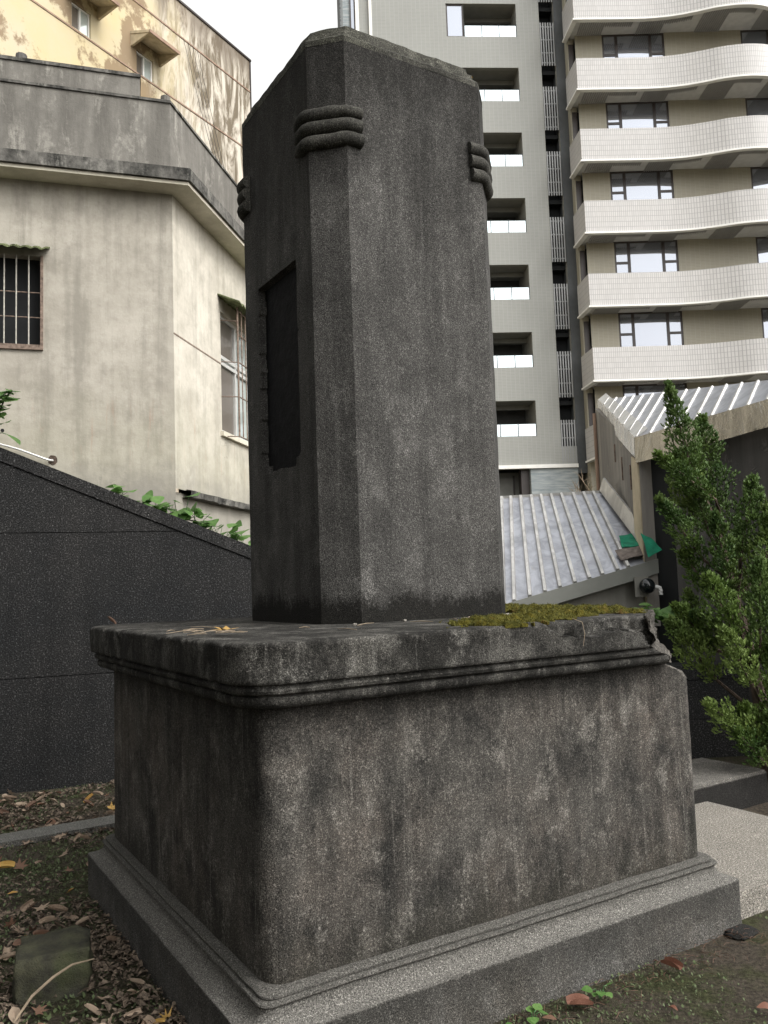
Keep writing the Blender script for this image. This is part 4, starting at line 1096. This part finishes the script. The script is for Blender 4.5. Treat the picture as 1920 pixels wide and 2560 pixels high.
plumes = [(2.35, 5.45, .75, 2.15, 5.4, 1.12, .12), (2.52, 5.5, .62, 2.48, 5.4, 1.05, .14), (2.32, 5.7, 1.0, 2.06, 5.65, 1.22, .10), (2.75, 5.9, 1.5, 2.80, 5.85, 2.08, .12), (2.62, 5.6, .35, 2.55, 5.5, .66, .11), (2.25, 5.75, .95, 1.96, 5.7, 1.28, .10), (2.5, 5.6, .35, 2.3, 5.5, .62, .13), (2.6, 5.5, .3, 2.42, 5.4, .58, .14), (2.4, 5.45, .25, 2.2, 5.4, .48, .10), (2.26, 5.8, 1.78, 2.03, 5.75, 2.82, 0.125), (2.43, 6.0, 1.87, 2.33, 5.95, 2.62, 0.140), (2.29, 5.7, 1.99, 1.88, 5.65, 2.32, 0.085), (2.43, 5.7, 1.57, 2.54, 5.65, 2.13, 0.136), (2.18, 5.7, 1.58, 1.88, 5.65, 2.01, 0.110), (2.31, 5.6, 1.31, 2.22, 5.55, 1.88, 0.109), (2.5, 5.6, 1.3, 2.62, 5.55, 1.96, 0.146), (2.28, 5.5, 1.05, 2.1, 5.45, 1.47, 0.131), (2.43, 5.5, 0.91, 2.45, 5.45, 1.56, 0.143), (2.31, 5.8, 1.3, 2.04, 5.75, 1.64, 0.100), (2.21, 5.7, 0.77, 1.9, 5.65, 1.18, 0.135), (2.39, 5.5, 0.4, 2.04, 5.45, 0.65, 0.110), (2.2, 5.9, 1.86, 2.10, 5.85, 2.35, 0.154), (2.59, 5.6, 1.03, 2.64, 5.55, 1.48, 0.146), (2.22, 5.9, 0.97, 2.11, 5.85, 1.36, 0.10), (2.53, 6.0, 1.29, 2.52, 5.95, 1.78, 0.14), (2.66, 5.7, .7, 2.75, 5.6, 1.2, .15), (2.7, 5.8, .3, 2.6, 5.7, .75, .14)]
rj = random.Random(11); JO = Vector((2.72, 6.12, 0))
for i, p in enumerate(plumes):
    b = MB(); L = (Vector(p[3:6]) - Vector(p[:3])).length
    sprays(b, p, int(820 * (L / .7) * (p[6] / .13)), rj)
    inshed(b, 'foliage_plume', 'juniper', jun, JO)
trunk = [(2.74, 6.15, -.05), (2.70, 6.1, .3), (2.60, 6.0, .8), (2.48, 5.95, 1.3), (2.36, 5.9, 1.8), (2.2, 5.82, 2.2), (2.08, 5.77, 2.6)]
inshed(MB().tube(trunk, [.07, .055, .045, .035, .026, .016, .006], 9), 'trunk', 'bark', jun, JO, smooth=True)
for i, p in enumerate(plumes):
    A = Vector(p[:3]); T = Vector(p[3:6]); z = max(.1, A.z - .25)
    bs = min((Vector(t) for t in trunk), key=lambda t: abs(t.z - z))
    inshed(MB().tube([bs, bs.lerp(A, .5) + Vector((.02, 0, .04)), A, A.lerp(T, .5), A.lerp(T, .9)], [.018, .014, .010, .006, .002], 6), 'branch', 'bark', jun, JO)

# broad-leaved climbers
def heart_mesh(name, w=.5):
    pr = [(0, 0), (.10, .30), (.28, .46), (.5, .44), (.72, .28), (.88, .13), (1.0, 0)]
    vs = []; fs = []
    for i, (x, h) in enumerate(pr):
        dz = -.16 * x * x + .02
        vs += [(x, -h * w * 2, dz + .10 * h), (x, 0, dz), (x, h * w * 2, dz + .10 * h)]
    for i in range(len(pr) - 1):
        k = i * 3; fs += [(k, k + 3, k + 4, k + 1), (k + 1, k + 4, k + 5, k + 2)]
    me = mesh(name, vs, fs, True); me.materials.append(M['vine']); return me
HM = [heart_mesh('leaf', .5), heart_mesh('leaf', .42), heart_mesh('leaf', .58)]
rv = random.Random(5)
def climber(name, label, pts, n, size, spread=.12, rise=.1):
    root = empty(name, pts[0]); tag(root, label, 'plant')
    O = Vector(pts[0]); P = [Vector(p) - O for p in pts]
    MB().tube(P, .006, 6).build('stem', 'bark', root)
    for i in range(n):
        t = rv.random() * (len(P) - 1); a = int(t); p = P[a].lerp(P[min(a + 1, len(P) - 1)], t - a)
        q = p + Vector((rv.gauss(0, spread), rv.gauss(0, spread * .6), abs(rv.gauss(rise, rise * .6))))
        o = bpy.data.objects.new('leaf', rv.choice(HM)); COL.objects.link(o); o.parent = root; o.location = q
        s = size * rv.uniform(.7, 1.25); o.scale = (s, s, s)
        o.rotation_euler = (rv.gauss(0, .35), rv.uniform(-.1, .55), rv.uniform(-2.9, -.2))
        st = MB().tube([p, p.lerp(q, .5) + Vector((0, 0, .01)), q], .0025, 4); st.build('leaf_stalk', 'sprout', root)
climber('climber', 'green creeper leaves along the black coping at the cream house corner', [(-2.45, 6.95, 2.28), (-2.2, 7.02, 2.26), (-2.0, 7.1, 2.16), (-1.82, 7.2, 2.12), (-1.66, 7.3, 2.10), (-1.58, 7.3, 1.95)], 60, .13, .07, .075)
climber('climber', 'green creeper leaves against the shaded side of the stone shaft', [(-1.55, 7.35, 1.93), (-1.42, 7.45, 1.93), (-1.28, 7.55, 1.86), (-1.1, 7.6, 1.82)], 34, .14, .07, .075)
climber('climber', 'green leafy spray at the left photo edge before the cream wall', [(-3.05, 6.5, 2.7), (-2.98, 6.4, 2.95), (-2.90, 6.32, 3.03), (-2.84, 6.3, 3.08)], 24, .13, .035, .0)
climber('climber', 'single leafy shoot by the barred window at the left edge', [(-3.2, 6.5, 3.0), (-3.1, 6.5, 3.35), (-3.06, 6.5, 3.45)], 4, .12, .04, .03)
climber('leafy_plant', 'broad green leaves below the globe lamp behind the ledge', [(1.9, 7.35, .55), (1.98, 7.3, .95), (2.1, 7.28, 1.10), (2.25, 7.25, 1.12), (2.38, 7.2, 1.12)], 75, .14, .10, .05)
climber('leafy_plant', 'pale low leaves at the foot of the shed wall', [(1.55, 7.45, .55), (1.62, 7.4, .95), (1.75, 7.4, 1.06)], 12, .08, .06, .03)
# bare shrub by the tower
bs = empty('bare_shrub', (10.0, 37.0, 0)); tag(bs, 'bare twiggy shrub at the foot of the apartment tower', 'shrub')
rb = random.Random(2)
def twigs(b, p, d, l, r, k):
    q = p + d * l; b.tube([p, p.lerp(q, .5) + Vector((rb.gauss(0, l * .06), 0, 0)), q], [r, r * .8, r * .55], 5, False)
    if k:
        for _ in range(3): twigs(b, p.lerp(q, rb.uniform(.5, 1)), (d + Vector((rb.gauss(0, .55), rb.gauss(0, .4), rb.gauss(.1, .35)))).normalized(), l * rb.uniform(.55, .8), r * .55, k - 1)
b = MB()
for i in range(5): twigs(b, Vector((rb.gauss(0, .4), 0, 3.6)), Vector((rb.gauss(0, .35), 0, 1)).normalized(), 1.3, .045, 3)
b.tube([(0, 0, 0), (0, 0, 3.7)], .08, 6)
b.build('branches', 'twig', bs)

# ------------------------------------------------------------------ unseen trees added beyond the frame to shade the monument
M['canopy_leaf'] = leafmat('leaf_canopy', [(.030, .055, .016), (.050, .085, .026), (.038, .068, .02)], .55, .18, .8)
def big_tree(label, x, y, zc, R, H, n, seed):
    r = random.Random(seed); t = empty('added_shade_tree', (x, y, 0)); tag(t, label, 'tree')
    MB().tube([(0, 0, -.1), (.1, 0, 1.5), (.0, .1, zc - H * .6), (.05, .1, zc)], [.30, .24, .2, .1], 10).build('trunk', 'bark', t, True)
    b = MB(); lobes = []
    for i in range(16):
        a = r.uniform(0, 6.28); q = r.random() ** .5 * .72
        lobes.append((Vector((cos(a) * R * q, sin(a) * R * q, zc + r.uniform(-.55, .6) * H)), R * r.uniform(.30, .45)))
    for c, lr in lobes:
        MB().tube([(0, .05, zc - H * .8), (c.x * .5, c.y * .5, (zc - H * .5 + c.z) / 2), tuple(c)], [.11, .07, .02], 6).build('branch', 'bark', t)
    for _ in range(n):
        c, lr = r.choice(lobes); d = Vector((r.gauss(0, 1), r.gauss(0, 1), r.gauss(0, .8))).normalized() * lr * r.random() ** .4
        p = c + d; e = Vector((r.gauss(0, 1), r.gauss(0, 1), r.gauss(0, .45))).normalized(); f = e.cross(Vector((r.gauss(0, .4), r.gauss(0, .4), 1))).normalized()
        l = r.uniform(.16, .28); w = l * .45
        b.add([p - e * l, p - f * w, p + e * l, p + f * w], [(0, 1, 2, 3)])
    b.build('crown', 'canopy_leaf', t)
SHADE_TREES = [('leafy shade tree of the grove left of the camera', -5.4, .6, 5.6, 3.4, 2.0, 15000, 41), ('bushy low tree of the grove at the far left', -4.6, 1.2, 2.5, 2.0, 1.5, 15000, 46),
         ('bushy low tree of the grove behind the camera at the left', -4.2, -2.2, 2.8, 2.2, 1.7, 15000, 47), ('leafy shade tree of the grove behind the camera at the left', -4.4, -4.6, 6.6, 4.0, 1.8, 15000, 42),
         ('bushy low tree of the grove straight behind the camera', -3.3, -4.1, 3.0, 1.9, 1.9, 8000, 49),
         ('leafy shade tree of the grove over the left end of the kerb', -4.7, 2.8, 7.6, 2.6, 1.3, 9000, 48),
         ('tall shade tree of the grove arching over the camera', -2.9, -1.5, 7.4, 3.0, 1.2, 7000, 45)]
for a in SHADE_TREES: big_tree(*a)

# ------------------------------------------------------------------ stone, twig, sprouts
def rock(name, loc, sx, sy, sz, rz, mat, seed, cubic=.5):
    bm = bmesh.new(); bmesh.ops.create_cube(bm, size=1)
    bmesh.ops.subdivide_edges(bm, edges=bm.edges[:], cuts=14, use_grid_fill=True)
    for v in bm.verts:
        s = v.co.normalized() * .62; c = v.co.lerp(s, cubic); c += c.normalized() * (.10 * nz(c, 2.2, seed) + .05 * nz(c, 5, seed) + .02 * nz(c, 16, seed))
        v.co = Vector((c.x * sx, c.y * sy, c.z * sz))
    me = bpy.data.meshes.new(name); bm.to_mesh(me); bm.free(); me.polygons.foreach_set('use_smooth', [True] * len(me.polygons))
    return link(name, me, mat, None, loc, rz)
tag(rock('mossy_stone', (-1.33, 3.33, .055), .26, .24, .22, .35, 'mossy_stone', 3, .22), 'green mossy stone block among dry leaves at the lower left', 'stone')
tag(rock('flat_stone', (1.43, 3.60, .0), .13, .09, .02, .7, 'block', 6), 'small flat grey stone in the moss at the right plinth foot', 'stone')
tag(MB().tube([(-1.34, 3.0, .03), (-1.30, 3.06, .09), (-1.25, 3.12, .125), (-1.20, 3.17, .145), (-1.13, 3.20, .15)], [.004, .005, .005, .004, .002], 8).build('twig', 'twig', None, True), 'bent dry twig leaning on the mossy stone', 'twig')

# ------------------------------------------------------------------ leaves
def leaf_mesh(kind, rnd):
    b = MB()
    if kind == 0:       # oval, curled
        n = 6; c1, c2 = rnd.uniform(.5, 1.8), rnd.uniform(-.5, .9)
        for i in range(n + 1):
            x = i / n; h = .30 * sin(pi * min(1, x * .94 + .03)) ** .8
            z = .16 * c2 * (x - .5) ** 2 * 4 * .5
            b.v += [(x - .5, -h, z + c1 * h * h * 1.5), (x - .5, 0, z), (x - .5, h * .95, z + c1 * h * h * 1.3)]
        for i in range(n):
            k = i * 3; b.f += [(k, k + 3, k + 4, k + 1), (k + 1, k + 4, k + 5, k + 2)]
    elif kind == 1:     # lobed, three points
        out = [(-.5, 0), (-.12, -.10), (-.30, -.46), (.02, -.26), (.16, -.40), (.24, -.13), (.55, 0), (.24, .13), (.14, .42), (.0, .27), (-.3, .48), (-.12, .10)]
        cu = rnd.uniform(.3, 1.0)
        b.v = [(0, 0, 0)] + [(x, y, cu * (x * x + y * y) * rnd.uniform(.3, 1.4)) for x, y in out]
        b.f = [(0, i + 1, (i + 1) % 12 + 1) for i in range(12)]
    else:               # rolled scrap
        n = 5; R_ = rnd.uniform(.16, .3); ang = rnd.uniform(2.2, 4.2)
        for i in range(n + 1):
            x = i / n - .5; w = 1 - (abs(x) * 1.5) ** 2 * .6
            for j in range(5):
                a = (j / 4 - .5) * ang * w; b.v.append((x, R_ * sin(a), R_ * (1 - cos(a)) + .1 * x * x))
        for i in range(n):
            for j in range(4): k = i * 5 + j; b.f.append((k, k + 5, k + 6, k + 1))
    return mesh('fallen_leaf', b.v, b.f, True)
rl = random.Random(21)
LM = {}
for mt in ('dry_tan', 'dry_brown', 'dry_yellow', 'dry_red'):
    LM[mt] = []
    for k in (0, 0, 1, 1, 2, 2):
        me = leaf_mesh(k, rl); me.materials.append(M[mt]); LM[mt].append(me)
def drop_leaf(p, mt, size, label, group=None, rz=None, tilt=.35, kind=None):
    me = LM[mt][kind if kind is not None else rl.randrange(6)]
    o = bpy.data.objects.new('fallen_leaf', me); COL.objects.link(o)
    o.location = p; o.scale = (size, size * rl.uniform(.8, 1.1), size)
    o.rotation_euler = (rl.gauss(0, tilt), rl.gauss(0, tilt), rl.uniform(0, 6.28) if rz is None else rz)
    tag(o, label, 'leaf', group); return o
def inside_plinth(x, y, m=.13):
    q = Vector((x - PO.x, y - PO.y)); u, v = q.x * CY + q.y * SY, -q.x * SY + q.y * CY
    return -m < u < BX + m and -m < v < BY + m
def plc(x, y):
    q = Vector((x - PO.x, y - PO.y)); return q.x * CY + q.y * SY, -q.x * SY + q.y * CY
cnt = 0
while cnt < 230:
    y = 2.95 + 3.5 * rl.random() ** 1.35; x = rl.uniform(-3.1, -.3)
    if inside_plinth(x, y) or abs(x) > y * .50 + .15: continue
    u, v = plc(x, y)
    if v > 4.6 or 3.1 < v < 3.33 and rl.random() < .85: continue
    if -1.5 < x < -1.12 and 3.15 < y < 3.5: continue
    if 2.0 < v < 3.0 and rl.random() < .55: continue
    mt = rl.choices(['dry_tan', 'dry_brown', 'dry_yellow'], [.68, .24, .08])[0]
    cn = {'dry_tan': 'pale tan', 'dry_brown': 'dark brown', 'dry_yellow': 'yellow'}[mt]
    zone = 'on the strip beyond the kerb' if v > 3.33 else 'on the kerb stone' if v > 3.1 else 'around the mossy stone' if math.hypot(x + 1.33, y - 3.33) < .42 else 'along the shaded plinth foot' if u > -.55 else 'in the open litter between kerb and mossy stone'
    lab = (f'{cn} curled dry leaf lying {zone}', f'{cn} leaves {zone}')
    drop_leaf((x, y, .012 + (.035 if 3.1 < v < 3.33 else 0) + .015 * rl.random()), mt, rl.uniform(.045, .095), *lab); cnt += 1
for (x, y, s, mt, k, lab) in [(.62, 3.02, .085, 'dry_red', 1, 'red brown leaf against the front plinth foot'), (1.03, 3.28, .075, 'dry_red', 1, 'rust red leaf lying alone on the moss at the right'), (.93, 2.98, .04, 'dry_red', 0, 'small rusty leaf scrap nearest the lower right'), (1.24, 2.96, .055, 'dry_red', 0, 'rusty oval leaf at the far lower right'), (.50, 2.94, .05, 'dry_brown', 0, 'brown leaf at the bottom edge by the plinth foot'), (1.52, 3.30, .08, 'dry_tan', 0, 'pale leaf standing at the right photo edge')]:
    drop_leaf((x, y, .015), mt, s, lab, rz=rl.uniform(0, 3), tilt=.15, kind={0: 0, 1: 4}[k])
drop_leaf(pw(.03, .40, 1.352), 'dry_yellow', .10, 'orange lobed leaf near the ledge front corner', rz=.5, tilt=.1, kind=2).rotation_euler.z = .4
drop_leaf(pw(.0, 1.95, 1.353), 'dry_brown', .055, 'curled brown leaf at the left end of the ledge', tilt=.3, kind=4)
drop_leaf(pw(1.49, .70, 4.03), 'dry_yellow', .07, 'orange leaf caught on the cap of the monument', tilt=.2, kind=0)
drop_leaf(pw(.02, 1.15, 1.345), 'sprout', .05, 'small green leaf on the ledge', tilt=.1, kind=0) if False else None
for i in range(24):
    a = rl.uniform(0, pi); p = pw(rl.gauss(.05, .05), rl.gauss(.62, .16), 1.334 + .004 * rl.random()) if i < 17 else pw(rl.uniform(.3, 1.3), rl.uniform(.15, .55), 1.334)
    l = rl.uniform(.02, .07); d = Vector((cos(a), sin(a), rl.uniform(-.02, .06)))
    o = MB().tube([p - d * l, p + Vector((0, 0, .003)), p + d * l], [.0012, .0018, .001], 5).build('straw', 'twig'); tag(o, 'thin dry straw scattered on the plinth ledge', 'straw', 'straws on the ledge')
for i, (x, y) in enumerate([(1.46, .55), (1.40, .50), (1.12, .42), (.62, .5), (1.5, .45), (.9, .56)]):
    tag(rock('pebble', pw(x, y, 1.336), .014, .012, .010, i, 'paving', i), 'small pale pebble on the ledge by the shaft foot', 'pebble', 'pebbles on the ledge')
# grass blade hanging over the chipped edge
tag(MB().tube([pw(1.235, -.10, 1.34), pw(1.262, -.125, 1.325), pw(1.268, -.13, 1.28), pw(1.258, -.128, 1.235)], [.001, .0012, .0012, .0008], 5).build('grass_stem', 'twig'), 'pale dry stem hanging over the chipped ledge edge', 'stem')

# litter, ground greens
def litter():
    b = MB(); g = MB(); r = random.Random(31)
    def okp(x, y): return not inside_plinth(x, y, .10)
    n = 0
    while n < 20000:
        y = 2.7 + 4.2 * r.random() ** 1.5; x = r.uniform(-4.4, .2)
        if not okp(x, y) or abs(x) > y * .70 + .3: continue
        u, v = plc(x, y)
        if v > 4.4 or 3.12 < v < 3.31: continue
        w = .5 + .9 * nz((x, y, 0), 2.1, 5)
        if 2.0 < v < 3.0: w -= .35
        if r.random() > w: continue
        n += 1
        s = r.choice((.006, .009, .012, .017, .024)) * r.uniform(.8, 1.2); a = r.uniform(0, 6.28); t = r.gauss(0, .5)
        e1 = Vector((cos(a), sin(a), t * .6)).normalized() * s; e2 = Vector((-sin(a), cos(a), r.gauss(0, .5))).normalized() * s * r.uniform(.25, .6)
        p = Vector((x, y, .004 + .02 * r.random())); c = Vector((0, 0, s * r.uniform(.1, .5)))
        b.add([p - e1, p - e2 + c, p + e1 * .9, p + e2 + c, p], [(0, 1, 4), (1, 2, 4), (2, 3, 4), (3, 0, 4)])
    m = 0
    while m < 34000:
        right = r.random() < .36
        if right: y = 2.7 + 2.2 * r.random() ** 1.3; x = r.uniform(.1, 3.2)
        else: y = 2.9 + 4.0 * r.random() ** 1.2; x = r.uniform(-4.4, .0)
        if not okp(x, y) or abs(x) > y * .70 + .3: continue
        u, v = plc(x, y)
        if 3.12 < v < 3.31 or v > 4.5 or (2.0 < u < 3.36 and v > -.08): continue
        w = .1 + 1.3 * nz((x, y, 0), 1.7, 9) + (.45 if 1.7 < v < 3.1 and not right else 0) + (.16 if right else .34)
        if r.random() > w: continue
        m += 1
        a = r.uniform(0, 6.28); l = r.choice((.004, .006, .008, .012)) * r.uniform(.8, 1.2) * (1 if right else 1.45); wd = l * r.uniform(.2, .5)
        d = Vector((cos(a), sin(a), r.uniform(.3, 1.6))).normalized() * l; sd = Vector((-sin(a), cos(a), 0)) * wd
        p = Vector((x, y, .0))
        g.add([p, p + d * .6 - sd, p + d * 1.1, p + d * .6 + sd], [(0, 1, 2, 3)])
    tag(b.build('leaf_litter', 'litter'), 'brown dry leaf litter covering the soil', 'leaf litter', kind='stuff')
    tag(g.build('ground_greenery', 'grass_tuft'), 'tiny green moss and weeds on the soil', 'ground cover', kind='stuff')
    # fine dead roots and straw along the right foot
    f = MB()
    for _ in range(230):
        t = r.random(); p = pw(r.uniform(.4, 2.1), -.115 - abs(r.gauss(0, .10)), .008)
        a = r.uniform(0, pi); l = r.uniform(.008, .028); d = Vector((cos(a), sin(a), r.uniform(-.1, .25))) * l
        f.tube([p - d, p + Vector((r.gauss(0, .004), r.gauss(0, .004), .006)), p + d], .0008, 3, False)
    tag(f.build('dead_grass', 'dry_brown'), 'dead straw and roots along the plinth foot', 'dead grass', kind='stuff')
litter()
def sprout(x, y, n, s, label, group=None):
    root = empty('weed_sprout', (x, y, 0)); tag(root, label, 'weed', group)
    for i in range(n):
        a = rl.uniform(0, 6.28); h = rl.uniform(.3, 1) * s; q = Vector((cos(a) * s * .5, sin(a) * s * .5, h))
        MB().tube([(0, 0, -.005), q * .6 + Vector((0, 0, .3 * s)), q], .0015, 4).build('leaf_stalk', 'sprout', root)
        o = bpy.data.objects.new('leaf', rl.choice(HM)); COL.objects.link(o); o.parent = root; o.location = q
        k = s * rl.uniform(.5, .8); o.scale = (k, k, k); o.rotation_euler = (rl.gauss(0, .3), rl.uniform(-.4, .3), a)
for x, y, n, s, l in [(.71, 3.09, 5, .055, 'green weed sprout beside the red brown leaf'), (.44, 2.92, 6, .05, 'green weed cluster at the bottom edge of the plinth foot'), (1.50, 3.93, 4, .05, 'green weed sprout where paving meets the plinth foot'), (.36, 2.86, 4, .04, 'green weed at the very bottom below the plinth')]:
    sprout(x, y, n, s, l)
